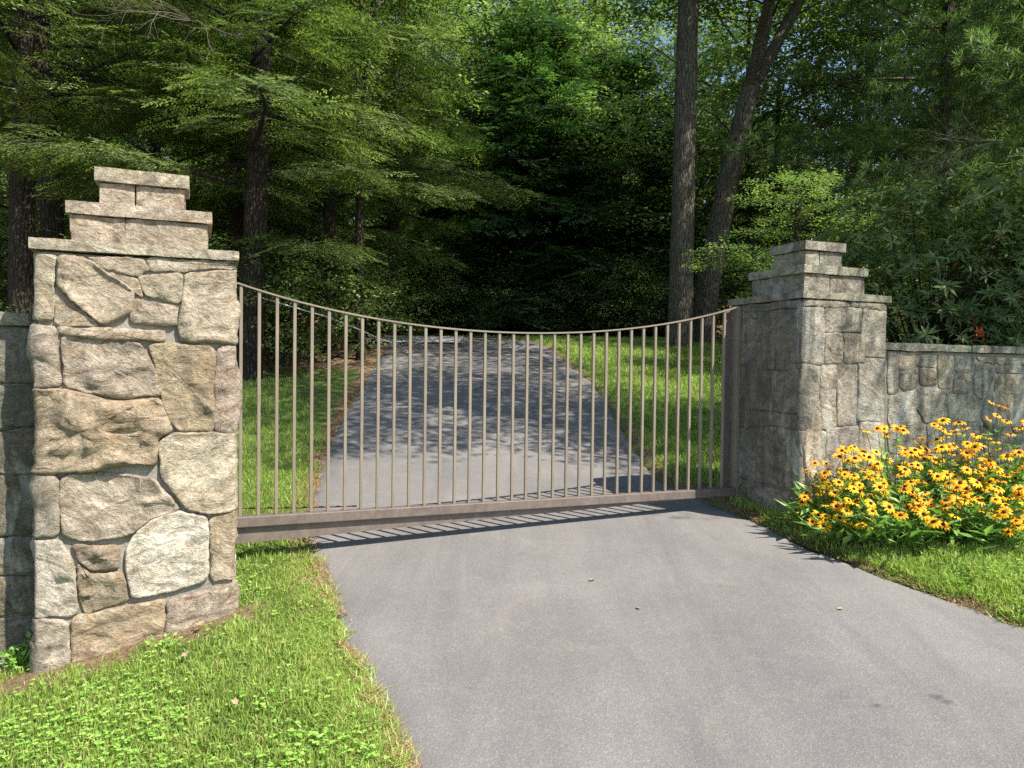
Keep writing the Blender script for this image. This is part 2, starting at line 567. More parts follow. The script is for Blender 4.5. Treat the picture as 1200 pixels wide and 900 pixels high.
_L, _R = _mono(_L), _mono(_R)
S_END = min(_L[-1, 1], _R[-1, 1])


def t_left(s):
    return np.interp(s, _L[:, 1], _L[:, 0])


def t_right(s):
    return np.interp(s, _R[:, 1], _R[:, 0])


def axis(fine0, fine1, step, lo, hi, grow=1.12):
    a = list(np.arange(fine0, fine1, step))
    st, x = step, a[-1]
    while x < hi:
        st *= grow
        x += st
        a.append(x)
    st, x = step, a[0]
    b = []
    while x > lo:
        st *= grow
        x -= st
        b.append(x)
    return np.array(b[::-1] + a)


tt_ = axis(-4, 9, 0.12, -160, 160)
ss_ = axis(0.5, 11, 0.12, -60, 260, 1.09)
Tg, Sg = np.meshgrid(tt_, ss_)
Xg, Yg = xy(Tg, Sg)
Zg = lawn_z(Xg, Yg)
inside = (Tg > t_left(Sg) + 0.05) & (Tg < t_right(Sg) - 0.05) & (Sg < S_END)
Zg = np.where(inside, base_z(Xg, Yg) - 0.05, Zg)
near = np.minimum(np.abs(Tg - t_left(Sg)), np.abs(Tg - t_right(Sg)))
edge_l = np.clip(1.5 - np.abs(Tg - t_left(Sg) + 0.04) / 0.12, 0, 1)
edge_r = np.clip(1.5 - np.abs(Tg - t_right(Sg) - 0.03) / 0.1, 0, 1)
wood = np.maximum(sm(12.8, 14.0, Yg) * (Xg < -2.6 + 0.02 * (Yg - 9)), sm(19.0, 20.5, Yg))
wood = np.maximum(wood, sm(-3.6, -5.0, Xg) * (Yg > 6))
wood = np.maximum(wood, (Tg > 4.6) * (Sg > 5.1) * sm(2.9, 3.8, Xg - 0.28 * (Yg - 7)))
foot = ((Tg > -0.95) & (Tg < 0.42) & (Sg > 4.33) & (Sg < 4.62)) * 0.9
edge_l = edge_l * np.clip(0.85 + 0.5 * noise(np.stack([Xg.ravel(), Yg.ravel(), Xg.ravel() * 0], 1), 2.7, 12).reshape(Xg.shape), 0, 1)
tintg = np.maximum.reduce([edge_l * 0.95, edge_r * 0.8, wood, foot, ((Tg < -0.6) & (Sg > 4.3) & (Sg < 5)) * 0.8])
ny, nx = Tg.shape
i, j = np.meshgrid(np.arange(ny - 1), np.arange(nx - 1), indexing='ij')
a = (i * nx + j).ravel()
ground = link('ground', mesh_np('ground', np.stack([Xg.ravel(), Yg.ravel(), Zg.ravel()], 1), [np.stack([a, a + 1, a + nx + 1, a + nx], 1)], [M['ground']], None, True, tintg.ravel()))
structure(ground)

# road sheet
rs = axis(0.5, 9, 0.1, -28, S_END, 1.05)
rs = rs[(rs > -28) & (rs <= S_END)]
nc = 36
ew = 0.035
u = np.linspace(0, 1, nc)
Sx = np.repeat(rs[:, None], nc, 1)
tl = t_left(rs) + ew * noise(np.stack([rs * 3.3, rs * 0, rs * 0], 1), 1.0, 3) + 0.02 * noise(np.stack([rs * 11, rs * 0, rs * 0], 1), 1.0, 4)
tr = t_right(rs) + ew * noise(np.stack([rs * 3.1, rs * 0 + 9, rs * 0], 1), 1.0, 6) + 0.02 * noise(np.stack([rs * 11, rs * 0 + 5, rs * 0], 1), 1.0, 8)
Tx = tl[:, None] + (tr - tl)[:, None] * u[None]
Xr, Yr = xy(Tx, Sx)
Zr = base_z(Xr, Yr) + 0.012
Zr[:, 0] -= 0.05
Zr[:, -1] -= 0.05
ny, nx = Tx.shape
i, j = np.meshgrid(np.arange(ny - 1), np.arange(nx - 1), indexing='ij')
a = (i * nx + j).ravel()
road = link('driveway', mesh_np('driveway', np.stack([Xr.ravel(), Yr.ravel(), Zr.ravel()], 1), [np.stack([a, a + 1, a + nx + 1, a + nx], 1)], [M['asphalt']], None, True))
structure(road)


def pXX(px, Y):
    return (px - 600) / F_PX * Y


# sunlit strip of road beyond the crest, its brightness painted as a pale sheet
hy = to_ground(490, 403)[1]
px0, px1 = pXX(457, hy), pXX(532, hy)
lx = np.linspace(px0 - 2.5, px1 + 0.1, 24)
ly = hy + np.array([0.0, 0.5, 1.0, 1.8])
LX, LY = np.meshgrid(lx, ly)
LZ = base_z(LX, LY) + 0.035
a = (np.arange(3)[:, None] * 24 + np.arange(23)[None]).ravel()
N = NT('sunlit_strip_pale')
co = N.n('TexCoord').outputs['Object']
M['sunlit_pale'] = N.finish(N.ramp(N.noise(co, 4, 5, 0.6), [(0.3, (0.42, 0.4, 0.37)), (0.7, (0.6, 0.57, 0.53))]), 0.9)
structure(link('sunlit_strip', mesh_np('sunlit_strip', np.stack([LX.ravel(), LY.ravel(), LZ.ravel()], 1), [np.stack([a, a + 1, a + 25, a + 24], 1)], [M['sunlit_pale']], None, True)))

# ------------------------------------------------------------------ stonework
def resample(P, n):
    P = np.asarray(P, dtype=float)
    Q = np.vstack([P, P[:1]])
    d = np.concatenate([[0], np.cumsum(np.linalg.norm(np.diff(Q, axis=0), axis=1))])
    x = np.linspace(0, d[-1], n, endpoint=False)
    return np.stack([np.interp(x, d, Q[:, 0]), np.interp(x, d, Q[:, 1])], 1)


def chaikin(P, k=0.2):
    P = np.asarray(P, dtype=float)
    N_ = np.roll(P, -1, axis=0)
    out = np.empty((len(P) * 2, 2))
    out[0::2] = P * (1 - k) + N_ * k
    out[1::2] = P * k + N_ * (1 - k)
    return out


def centroid(P):
    x, y = P[:, 0], P[:, 1]
    x1, y1 = np.roll(x, -1), np.roll(y, -1)
    c = x * y1 - x1 * y
    A = c.sum() / 2
    if abs(A) < 1e-6:
        return P.mean(0)
    return np.array([((x + x1) * c).sum() / (6 * A), ((y + y1) * c).sum() / (6 * A)])


def area(P):
    x, y = P[:, 0], P[:, 1]
    return 0.5 * (x * np.roll(y, -1) - np.roll(x, -1) * y).sum()


class Stones:
    """lays stones, given as outlines in (u, v), onto the faces of a thing"""

    def __init__(s, parent, wrap, mat, loc):
        s.parent, s.wrap, s.mat, s.loc, s.k = parent, wrap, mat, loc, 0

    def stone(s, poly, color, proud=0.03, rough=0.012, n=40, joint=0.004, name='stone', label=None, sink=0.03, tilt=0.012, ruf=7.0):
        s.k += 1
        seed = s.k * 13 + 5
        P = np.asarray(poly, dtype=float)
        if area(P) < 0:
            P = P[::-1]
        P = chaikin(P, 0.08)
        P = resample(P, n)
        # shrink by the joint
        e = np.roll(P, -1, 0) - np.roll(P, 1, 0)
        nr = np.stack([-e[:, 1], e[:, 0]], 1)
        nr /= np.linalg.norm(nr, axis=1)[:, None] + 1e-9
        P = P + nr * joint
        P3 = np.stack([P[:, 0], P[:, 1], np.zeros(n)], 1)
        P = P + nr * (0.006 * noise(P3, 14, seed) + 0.005 * noise(P3, 45, seed + 1))[:, None]
        c = centroid(P)
        L = np.linalg.norm(P - c, axis=1)
        inr = max(np.min(L), 0.03)
        ds = [0.0, 0.002, 0.006, 0.014, 0.028, 0.048]
        x = 0.07
        while x < inr * 0.97:
            ds.append(x)
            x += 0.026 if n >= 56 else 0.045
        ds = [d for d in ds if d < inr * 0.97]
        rings, hh = [], []
        rings.append(P); hh.append(np.full(n, -sink))
        for d in ds:
            # near rings follow the outline at a distance, inner ones close in on the middle
            w = d / inr
            Rg = P + (c - P) * w
            rings.append(Rg)
            prof = 1 - (1 - min(d / 0.007, 1)) ** 1.5
            Q3 = np.stack([Rg[:, 0], Rg[:, 1], np.full(n, s.k * 3.1)], 1)
            fade = min(d / 0.03, 1)
            wq = Q3 + 0.03 * noise(Q3, 6, seed + 4)[:, None]
            rdg = 1 - np.abs(fbm(wq * [1, 2.2, 1], ruf * 0.7, seed + 9, 3, 0.5))
            ter = fbm(wq, ruf * 0.45, seed + 2, 2, 0.5)
            h = proud * prof + fade * (rough * (0.5 * fbm(Q3, ruf, seed, 3, 0.6) + 0.9 * (rdg - 0.7) + 0.8 * ter))
            rn = random.Random(seed)
            h = h + fade * ((Rg[:, 0] - c[0]) * rn.uniform(-1, 1) + (Rg[:, 1] - c[1]) * rn.uniform(-1, 1)) / 0.2 * tilt
            hh.append(np.maximum(h, 0.002 if d == 0 else 0.004))
        U = np.concatenate(rings + [c[None]])
        H = np.concatenate(hh + [np.array([hh[-1].mean()])])
        V = s.wrap(U[:, 0], U[:, 1], H)
        m = len(rings)
        i, j = np.meshgrid(np.arange(m - 1), np.arange(n), indexing='ij')
        i, j = i.ravel(), j.ravel()
        k = (j + 1) % n
        Q = np.stack([i * n + j, i * n + k, (i + 1) * n + k, (i + 1) * n + j], 1)
        j = np.arange(n)
        T = np.stack([(m - 1) * n + j, (m - 1) * n + (j + 1) % n, np.full(n, m * n)], 1)
        me = mesh_np(name, off(V, s.loc), [Q, T], [s.mat], None, True)
        o = link(name, me, s.parent, None, color)
        if label:
            o['label'] = label
        return o


def wrap_box(t0, s0, W, D, r=0.022):
    """perimeter map of an upright box: u = 0 at its front left corner, W at its front right, -D at its back left"""
    per = 2 * (W + D)
    corners = [0, W, W + D, 2 * W + D]
    segs = [(0, np.array([t0, s0]), np.array([1, 0]), np.array([0, -1])),
            (W, np.array([t0 + W, s0]), np.array([0, 1]), np.array([1, 0])),
            (W + D, np.array([t0 + W, s0 + D]), np.array([-1, 0]), np.array([0, 1])),
            (2 * W + D, np.array([t0, s0 + D]), np.array([0, -1]), np.array([-1, 0]))]

    def f(u, v, h):
        u = np.mod(u, per)
        dc = np.min(np.abs(u[:, None] - np.array(corners + [per])[None]), axis=1)
        h = np.where(h > 0, h * (0.25 + 0.75 * sm(0.0, 0.06, dc)), h)
        k = np.searchsorted(corners, u, side='right') - 1
        out = np.zeros((len(u), 2))
        for q in range(4):
            m = k == q
            if not m.any():
                continue
            u0, o, d, nn = segs[q]
            ln = (W, D, W, D)[q]
            x = u[m] - u0
            p = o + np.outer(x, d) + np.outer(h[m], nn)
            # rounded start corner and end corner
            pn = segs[(q - 1) % 4][3]
            nx_ = segs[(q + 1) % 4][3]
            a0 = x < r
            if a0.any():
                th = (1 - x[a0] / r) * math.pi / 4
                ctr = o + d * r - nn * r
                nv = np.outer(np.cos(th), nn) + np.outer(np.sin(th), pn)
                p[a0] = ctr + nv * (r + h[m][a0])[:, None]
            a1 = x > ln - r
            if a1.any():
                th = (x[a1] - (ln - r)) / r * math.pi / 4
                ctr = o + d * (ln - r) - nn * r
                nv = np.outer(np.cos(th), nn) + np.outer(np.sin(th), nx_)
                p[a1] = ctr + nv * (r + h[m][a1])[:, None]
            out[m] = p
        X, Y = xy(out[:, 0], out[:, 1])
        return np.stack([X, Y, v], 1)
    return f


def wrap_plane(s0, sign=-1):
    def f(u, v, h):
        X, Y = xy(u, s0 + sign * h)
        return np.stack([X, Y, v], 1)
    return f


def ts_box(name, t0, t1, s0, s1, z0, z1, mat, parent, loc, cell=0.06, amp=0.006, seed=0, color=None, bevel=0.012, label=None):
    """rough-hewn block aligned with the gate, edges worn"""
    dims = np.array([t1 - t0, s1 - s0, z1 - z0])
    nn = np.maximum(2, np.ceil(dims / cell).astype(int) + 1)
    V, Q, n0 = [], [], 0
    for ax in range(3):
        for side in (0, 1):
            a1, a2 = [k for k in range(3) if k != ax]
            g1 = np.linspace(0, 1, nn[a1]); g2 = np.linspace(0, 1, nn[a2])
            A, B = np.meshgrid(g1, g2, indexing='ij')
            p = np.zeros(A.shape + (3,))
            p[..., a1] = A * dims[a1]; p[..., a2] = B * dims[a2]; p[..., ax] = side * dims[ax]
            V.append(p.reshape(-1, 3))
            i, j = np.meshgrid(np.arange(nn[a1] - 1), np.arange(nn[a2] - 1), indexing='ij')
            a = (i * nn[a2] + j).ravel() + n0
            q = np.stack([a, a + nn[a2], a + nn[a2] + 1, a + 1], 1)
            flip = (side == 0) ^ (ax == 1)
            Q.append(q[:, ::-1] if flip else q)
            n0 += len(p.reshape(-1, 3))
    V = np.concatenate(V)
    Q = np.concatenate(Q)
    # weld
    key = np.round(V, 5)
    uq, inv = np.unique(key, axis=0, return_inverse=True)
    inv = inv.ravel()
    V = uq.copy()
    Q = inv[Q]
    ctr = dims / 2
    lim = dims / 2 - bevel
    dlt = V - ctr
    cl = np.clip(dlt, -lim, lim)
    e = dlt - cl
    ln = np.linalg.norm(e, axis=1)
    mm = ln > 1e-6
    V[mm] = ctr + cl[mm] + e[mm] / ln[mm][:, None] * bevel
    nrm = dlt / (dims / 2)
    nrm = np.sign(nrm) * (np.abs(nrm) > 0.97)
    V = V + nrm * (amp * fbm(V + seed * 3.7, 9, seed, 3))[:, None]
    X, Y = xy(V[:, 0] + t0, V[:, 1] + s0)
    me = mesh_np(name, off(np.stack([X, Y, V[:, 2] + z0], 1), loc), [Q], [mat], None, True)
    me.set_sharp_from_angle(angle=R(28))
    o = link(name, me, parent, None, color)
    if label:
        o['label'] = label
    return o


def toward(c, m, f):
    return tuple(a_ * (1 - f) + b_ * f for a_, b_ in zip(c, m))


def vary(c, k=0.12, rd=random):
    f = 1 + rd.uniform(-k, k)
    return tuple(max(0.01, x * f * (1 + rd.uniform(-0.018, 0.018))) for x in c)


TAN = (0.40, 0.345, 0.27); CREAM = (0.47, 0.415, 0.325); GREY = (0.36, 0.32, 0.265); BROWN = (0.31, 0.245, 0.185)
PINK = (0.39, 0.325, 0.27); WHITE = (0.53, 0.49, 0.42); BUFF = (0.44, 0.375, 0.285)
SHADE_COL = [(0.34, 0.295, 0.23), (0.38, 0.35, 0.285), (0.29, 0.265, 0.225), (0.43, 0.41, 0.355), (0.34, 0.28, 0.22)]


def rows(S, u0, u1, v0, v1, hmin, hmax, wmin, wmax, cols, rd, wav=0.02, proud=0.014, rough=0.01, n=28, vtop=True, skip=None, joint=0.004):
    """fills a strip with irregular courses"""
    v = [v0]
    while v[-1] < v1 - hmin * 0.6:
        v.append(v[-1] + rd.uniform(hmin, hmax))
    v = np.array(v)
    v = v0 + (v - v0) * (v1 - v0) / (v[-1] - v0)
    phs = [rd.uniform(0, 50) for _ in v]

    def b(k, uu):
        if k == 0 or k == len(v) - 1:
            return np.full(len(uu), v[k])
        return v[k] + wav * noise(np.stack([uu * 2.6 + phs[k], uu * 0, uu * 0], 1), 1.0, k)

    for k in range(len(v) - 1):
        us = [u0]
        while us[-1] < u1 - wmin * 0.5:
            us.append(us[-1] + rd.uniform(wmin, wmax))
        us = np.array(us)
        us = u0 + (us - u0) * (u1 - u0) / (us[-1] - u0)
        sl_ = [0] + [rd.uniform(-0.035, 0.035) for _ in us[1:-1]] + [0]
        for q in range(len(us) - 1):
            ub = np.linspace(us[q] - sl_[q], us[q + 1] - sl_[q + 1], 5)
            ut = np.linspace(us[q] + sl_[q], us[q + 1] + sl_[q + 1], 5)[::-1]
            poly = np.concatenate([np.stack([ub, b(k, ub)], 1), np.stack([ut, b(k + 1, ut)], 1)])
            c = poly.mean(0)
            if skip and skip(c):
                continue
            if rd.random() < 0.16 and (v[k + 1] - v[k]) > hmin * 1.1 and us[q + 1] - us[q] > wmin * 1.1:
                um = (us[q] + us[q + 1]) / 2 + rd.uniform(-0.03, 0.03)
                mu = np.array([um])
                vb, vt = float(b(k, mu)[0]), float(b(k + 1, mu)[0])
                vm = vb + (vt - vb) * rd.uniform(0.4, 0.6)
                A = [(ub[0], b(k, ub[:1])[0]), (ub[-1], b(k, ub[-1:])[0]), ((ub[-1] + ut[0]) / 2, vm + 0.01), ((ub[0] + ut[-1]) / 2, vm - 0.01)]
                B = [A[3], A[2], (ut[0], b(k + 1, ut[:1])[0]), (ut[-1], b(k + 1, ut[-1:])[0])]
                S.stone(A, vary(rd.choice(cols), 0.15, rd), proud, rough, n, joint)
                S.stone(B, vary(rd.choice(cols), 0.15, rd), proud, rough, n, joint)
                continue
            S.stone(poly, vary(rd.choice(cols), 0.15, rd), proud, rough, n, joint)


def gz(t, s):
    X, Y = xy(t, s)
    return float(lawn_z(np.float64(X), np.float64(Y)))


CAP_Z = [(2.18, 2.242), (2.40, 2.472), (2.612, 2.692)]
# ---- left pillar
LP_T, LP_S, LP_W, LP_D = -0.79, 4.54, 0.972, 0.8
px_, py_ = xy(LP_T + LP_W / 2, LP_S + LP_D / 2)
LPL = (px_, py_, -0.1)
lp = thing('stone_pillar', 'tall sunlit stone gate pillar with tan fieldstones and stepped slab top, left of the gate', 'pillar', LPL)
CI = 0.012   # mortar core sits this far behind the face
core = ts_box('mortar_core', LP_T + CI, LP_T + LP_W - CI, LP_S + CI, LP_S + LP_D - CI, -0.35, 2.175, M['mortar'], lp, LPL, 0.03, 0.004, 3)
SL = Stones(lp, wrap_box(LP_T, LP_S, LP_W, LP_D), M['stone'], LPL)
E0, E1 = 'L', 'R'     # markers are replaced by coordinates past the corner
LEFT = [
    ([(43, 296), (68, 299), (64, 333), (62, 375), (43, 375)], CREAM, .03, .010),
    ([(68, 299), (98, 301), (157, 340), (154, 367), (123, 382), (87, 355), (65, 333)], BUFF, .06, .016),
    ([(64, 336), (87, 358), (118, 383), (66, 381)], TAN, .012, .008),
    ([(103, 301), (168, 302), (174, 316), (160, 323), (118, 315)], TAN, .028, .012),
    ([(122, 318), (160, 325), (168, 348), (154, 341)], BUFF, .012, .006),
    ([(162, 324), (213, 320), (213, 355), (170, 347)], TAN, .034, .010),
    ([(172, 302), (277, 306), (277, 313), (232, 315), (214, 319), (176, 316)], CREAM, .022, .006),
    ([(157, 350), (207, 358), (206, 382), (153, 379)], PINK, .03, .014),
    ([(216, 320), (277, 314), (277, 402), (212, 400), (208, 382), (214, 353)], CREAM, .034, .014),
    ([(66, 384), (118, 385), (192, 388), (192, 399), (113, 398), (70, 391)], BUFF, .045, .008),
    ([(40, 377), (66, 384), (71, 453), (38, 455)], PINK, .03, .012),
    ([(72, 392), (165, 401), (180, 430), (190, 462), (140, 468), (74, 453)], (0.43, 0.37, 0.3), .05, .016),
    ([(174, 402), (253, 404), (250, 505), (208, 505), (192, 478), (182, 430)], (0.36, 0.28, 0.19), .034, .014),
    ([(255, 405), (276, 405), (276, 507), (251, 507)], PINK, .036, .012),
    ([(38, 457), (75, 456), (140, 470), (189, 466), (204, 506), (186, 514), (184, 546), (150, 542), (110, 553), (39, 555)], (0.43, 0.345, 0.25), .055, .026),
    ([(186, 516), (208, 508), (275, 508), (275, 594), (245, 603), (218, 596), (187, 558)], (0.54, 0.475, 0.37), .05, .008),
    ([(39, 557), (68, 556), (70, 629), (39, 631)], GREY, .036, .010),
    ([(73, 557), (125, 554), (180, 560), (211, 597), (178, 607), (150, 628), (97, 635), (73, 627), (70, 585)], (0.42, 0.37, 0.295), .05, .018),
    ([(180, 608), (212, 599), (243, 605), (245, 679), (206, 692), (155, 701), (148, 670), (147, 643), (160, 624)], (0.68, 0.65, 0.58), .055, .010),
    ([(246, 605), (275, 596), (274, 677), (248, 681)], (0.42, 0.36, 0.26), .03, .012),
    ([(84, 639), (140, 639), (139, 667), (108, 669), (92, 655)], BROWN, .03, .012),
    ([(39, 634), (72, 632), (86, 658), (93, 720), (39, 724)], WHITE, .045, .022),
    ([(90, 660), (108, 672), (142, 671), (152, 703), (100, 720), (94, 700)], (0.34, 0.28, 0.2), .035, .016),
    ([(39, 726), (80, 725), (83, 800), (38, 806)], (0.38, 0.34, 0.28), .04, .014),
    ([(84, 724), (117, 716), (192, 702), (194, 725), (187, 760), (117, 790), (86, 800)], (0.42, 0.33, 0.235), .04, .014),
    ([(196, 704), (241, 691), (274, 681), (273, 728), (235, 748), (191, 768)], (0.44, 0.37, 0.3), .04, .014),
]
for pts, col, pr, ro in LEFT:
    poly = []
    for (a, b) in pts:
        t_, z_ = on_s(a, b, LP_S)
        u_ = t_ - LP_T
        if a <= 43:
            u_ = -0.13 - 0.06 * math.sin(b * 0.13)
        if a >= 273:
            u_ = LP_W + 0.14 + 0.06 * math.sin(b * 0.11)
        poly.append((u_, min(z_, 2.178)))
    SL.stone(poly, vary(toward(col, (0.43, 0.385, 0.32), 0.15), 0.04), pr * (0.2 + 0.4 * ((len(pts) * 37 + pts[0][0]) % 10) / 10), ro * 2.5, 84, -0.005, ruf=6.5, tilt=0.006)
rd = random.Random(5)
# the faces turned away from the photograph
rows(SL, LP_W + 0.17, LP_W * 2 + LP_D * 2 - 0.17, -0.1, 2.175, 0.2, 0.34, 0.22, 0.45, [TAN, CREAM, GREY, BROWN, BUFF], rd, n=24)


def cap(parent, loc, mat, mmat, t0, s0, W, D, cols, rd, seed, insets=(0.125, 0.25)):
    o = 0.022
    nm = ['cap_slab', 'cap_block']
    lay = [(-o, CAP_Z[0], 'cap_slab', 1), (insets[0], (CAP_Z[0][1], CAP_Z[1][0]), 'cap_block', 2), (insets[0] - 0.022, CAP_Z[1], 'cap_slab', 1),
           (insets[1], (CAP_Z[1][1], CAP_Z[2][0]), 'cap_block', 2), (insets[1] - 0.022, CAP_Z[2], 'cap_slab', 1)]
    for k, (ins, (z0, z1), name, n) in enumerate(lay):
        a, b = t0 + ins, t0 + W - ins
        c, d = s0 + ins, s0 + D - ins
        cuts = [0, rd.uniform(0.38, 0.68), 1] if n == 2 else [0, 1]
        for q in range(len(cuts) - 1):
            ts_box(name, a + (b - a) * cuts[q] + 0.001, a + (b - a) * cuts[q + 1] - 0.001, c, d, z0 + 0.002, z1 - 0.002, mat, parent, loc,
                   0.03, 0.0025 if name == 'cap_slab' else 0.006, seed + k * 7 + q, vary(cols[(k) % len(cols)], 0.05, rd), 0.0035 if name == 'cap_slab' else 0.006)


cap(lp, LPL, M['stone'], M['mortar'], LP_T, LP_S, LP_W, LP_D, [(0.46, 0.42, 0.33), (0.42, 0.36, 0.28), (0.45, 0.4, 0.32), (0.47, 0.41, 0.33)], random.Random(9), 20, (0.142, 0.265))

# ---- right pillar
RP_T, RP_S, RP_W, RP_D = 4.38, 4.665, 0.9, 0.88
px_, py_ = xy(RP_T + RP_W / 2, RP_S + RP_D / 2)
RPL = (px_, py_, 0.3)
rp = thing('stone_pillar', 'shaded dark stained stone gate pillar with stepped top, beside the yellow flowers', 'pillar', RPL)
ts_box('mortar_core', RP_T + CI, RP_T + RP_W - CI, RP_S + CI, RP_S + RP_D - CI, 0.1, 2.175, M['mortardark'], rp, RPL, 0.04, 0.003, 8)
SR = Stones(rp, wrap_box(RP_T, RP_S, RP_W, RP_D), M['stoneshade'], RPL)
# courses of the two faces in view: heights from the photograph
vy = [0.2, 0.62, 1.10, 1.50, 1.545, 1.86, 2.11, 2.177]
C1, C2, C3, C4, C5 = SHADE_COL
LIME = (0.62, 0.64, 0.6)
RIGHT_MEAN = (0.37, 0.345, 0.29)
RIGHT = [
    # (u0, u1, v0, v1, colour)
    (-0.88, -0.42, .2, .66, C3), (-0.42, 0.14, .2, .64, C2), (0.14, 0.52, .2, .7, C1), (0.52, 0.95, .2, .72, C3),
    (-0.88, -0.50, .66, 1.12, C3), (-0.50, -0.16, .66, 1.14, C1), (-0.16, 0.26, .64, 1.13, C2), (0.26, 0.62, .70, 1.16, C3), (0.62, 0.95, .72, 1.2, C4),
    (-0.88, -0.60, 1.12, 1.5, C3), (-0.60, -0.03, 1.14, 1.27, C5), (-0.60, -0.03, 1.27, 1.62, (0.34, 0.26, 0.2)), (-0.03, 0.19, 1.13, 1.66, (0.36, 0.36, 0.32)),
    (0.19, 0.36, 1.14, 1.66, C1), (0.36, 0.58, 1.16, 1.67, (0.33, 0.28, 0.24)), (0.58, 0.95, 1.2, 1.72, C4),
    (-0.88, -0.52, 1.5, 2.12, C2), (-0.52, -0.28, 1.62, 2.1, (0.3, 0.215, 0.155)), (-0.28, -0.06, 1.62, 2.1, C5), (-0.06, 0.22, 1.66, 2.12, (0.5, 0.52, 0.48)),
    (0.22, 0.42, 1.66, 1.92, C1), (0.22, 0.62, 1.92, 2.12, C2), (0.42, 0.66, 1.67, 1.92, C5), (0.62, 0.95, 1.72, 2.12, C4),
    (-0.88, 0.0, 2.11, 2.178, (0.3, 0.28, 0.2)), (0.0, 0.48, 2.115, 2.178, (0.28, 0.26, 0.2)), (0.48, 0.95, 2.115, 2.178, (0.3, 0.28, 0.22)),
]
rd = random.Random(21)


def jit(u, v, amp=0.014):
    p = np.array([[u * 1.0, v * 1.0, 0.0]])
    return u + amp * noise(p, 6.1, 41)[0], v + amp * noise(p, 6.1, 77)[0]


for (a, b, c, d, col) in RIGHT:
    pts = []
    for (x0, y0, x1, y1) in ((a, c, b, c), (b, c, b, d), (b, d, a, d), (a, d, a, c)):
        for k in range(4):
            pts.append(jit(x0 + (x1 - x0) * k / 4, y0 + (y1 - y0) * k / 4))
    pts = [(u_, min(v_, 2.178)) for u_, v_ in pts]
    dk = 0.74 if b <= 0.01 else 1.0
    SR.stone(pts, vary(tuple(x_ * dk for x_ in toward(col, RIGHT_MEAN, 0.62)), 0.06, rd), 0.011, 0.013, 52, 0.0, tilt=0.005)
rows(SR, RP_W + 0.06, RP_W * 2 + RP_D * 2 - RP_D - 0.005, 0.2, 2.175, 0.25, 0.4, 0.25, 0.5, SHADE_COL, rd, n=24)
SR.stone([(on_s(a_, b_, RP_S)[0] - RP_T, on_s(a_, b_, RP_S)[1]) for a_, b_ in [(951, 480), (960, 480), (962, 500), (957, 545), (951, 575), (946, 598), (944, 560), (940, 525), (943, 505), (948, 492)]], (0.55, 0.47, 0.35), 0.022, 0.006, 40, 0.0)  # sun patch at the front corner, painted as a proud cream stone
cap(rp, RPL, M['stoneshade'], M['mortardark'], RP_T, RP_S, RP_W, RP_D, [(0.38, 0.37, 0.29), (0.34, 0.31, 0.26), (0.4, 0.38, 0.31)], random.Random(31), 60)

# ---- walls
WALL_TOP = 1.80


def wall(label, t0, t1, s0, depth, zb, cols, mat, mmat, rd, traced=(), skip=None, n=28):
    CI = 0.004
    px_, py_ = xy((t0 + t1) / 2, s0 + depth / 2)
    loc = (px_, py_, zb)
    w = thing('stone_wall', label, 'wall', loc)
    ts_box('mortar_core', t0, t1, s0 + CI, s0 + depth - CI, zb, WALL_TOP - 0.001, mmat, w, loc, 0.1, 0.004, 4)
    S = Stones(w, wrap_plane(s0), mat, loc)
    for pts, col in traced:
        poly = [on_s(a, b, s0) for a, b in pts]
        poly = [(u_, min(v_, WALL_TOP - 0.002)) for u_, v_ in poly]
        S.stone(poly, vary(toward(col, (0.4, 0.37, 0.3), 0.5), 0.05, rd), 0.007, 0.012, 44, -0.005)
    rows(S, t0 + 0.01, t1, zb + 0.02, WALL_TOP - 0.003, 0.2, 0.36, 0.2, 0.5, cols, rd, 0.035, n=n, skip=skip)
    S2 = Stones(w, wrap_plane(s0 + depth, 1), mat, loc)
    rows(S2, t0 + 0.01, t1, zb + 0.02, WALL_TOP - 0.003, 0.26, 0.4, 0.3, 0.6, cols, rd, 0.035, n=16)
    x = t0
    k = 0
    while x < t1 - 0.05:
        nx_ = min(x + rd.uniform(0.9, 1.5), t1)
        if t1 - nx_ < 0.4:
            nx_ = t1
        ts_box('coping_slab', x + 0.002, nx_ - 0.002, s0 - 0.03, s0 + depth + 0.03, WALL_TOP, WALL_TOP + 0.07, mat, w, loc, 0.06, 0.005, 90 + k,
               vary((0.4, 0.39, 0.3), 0.08, rd), 0.008)
        x = nx_
        k += 1
    return w


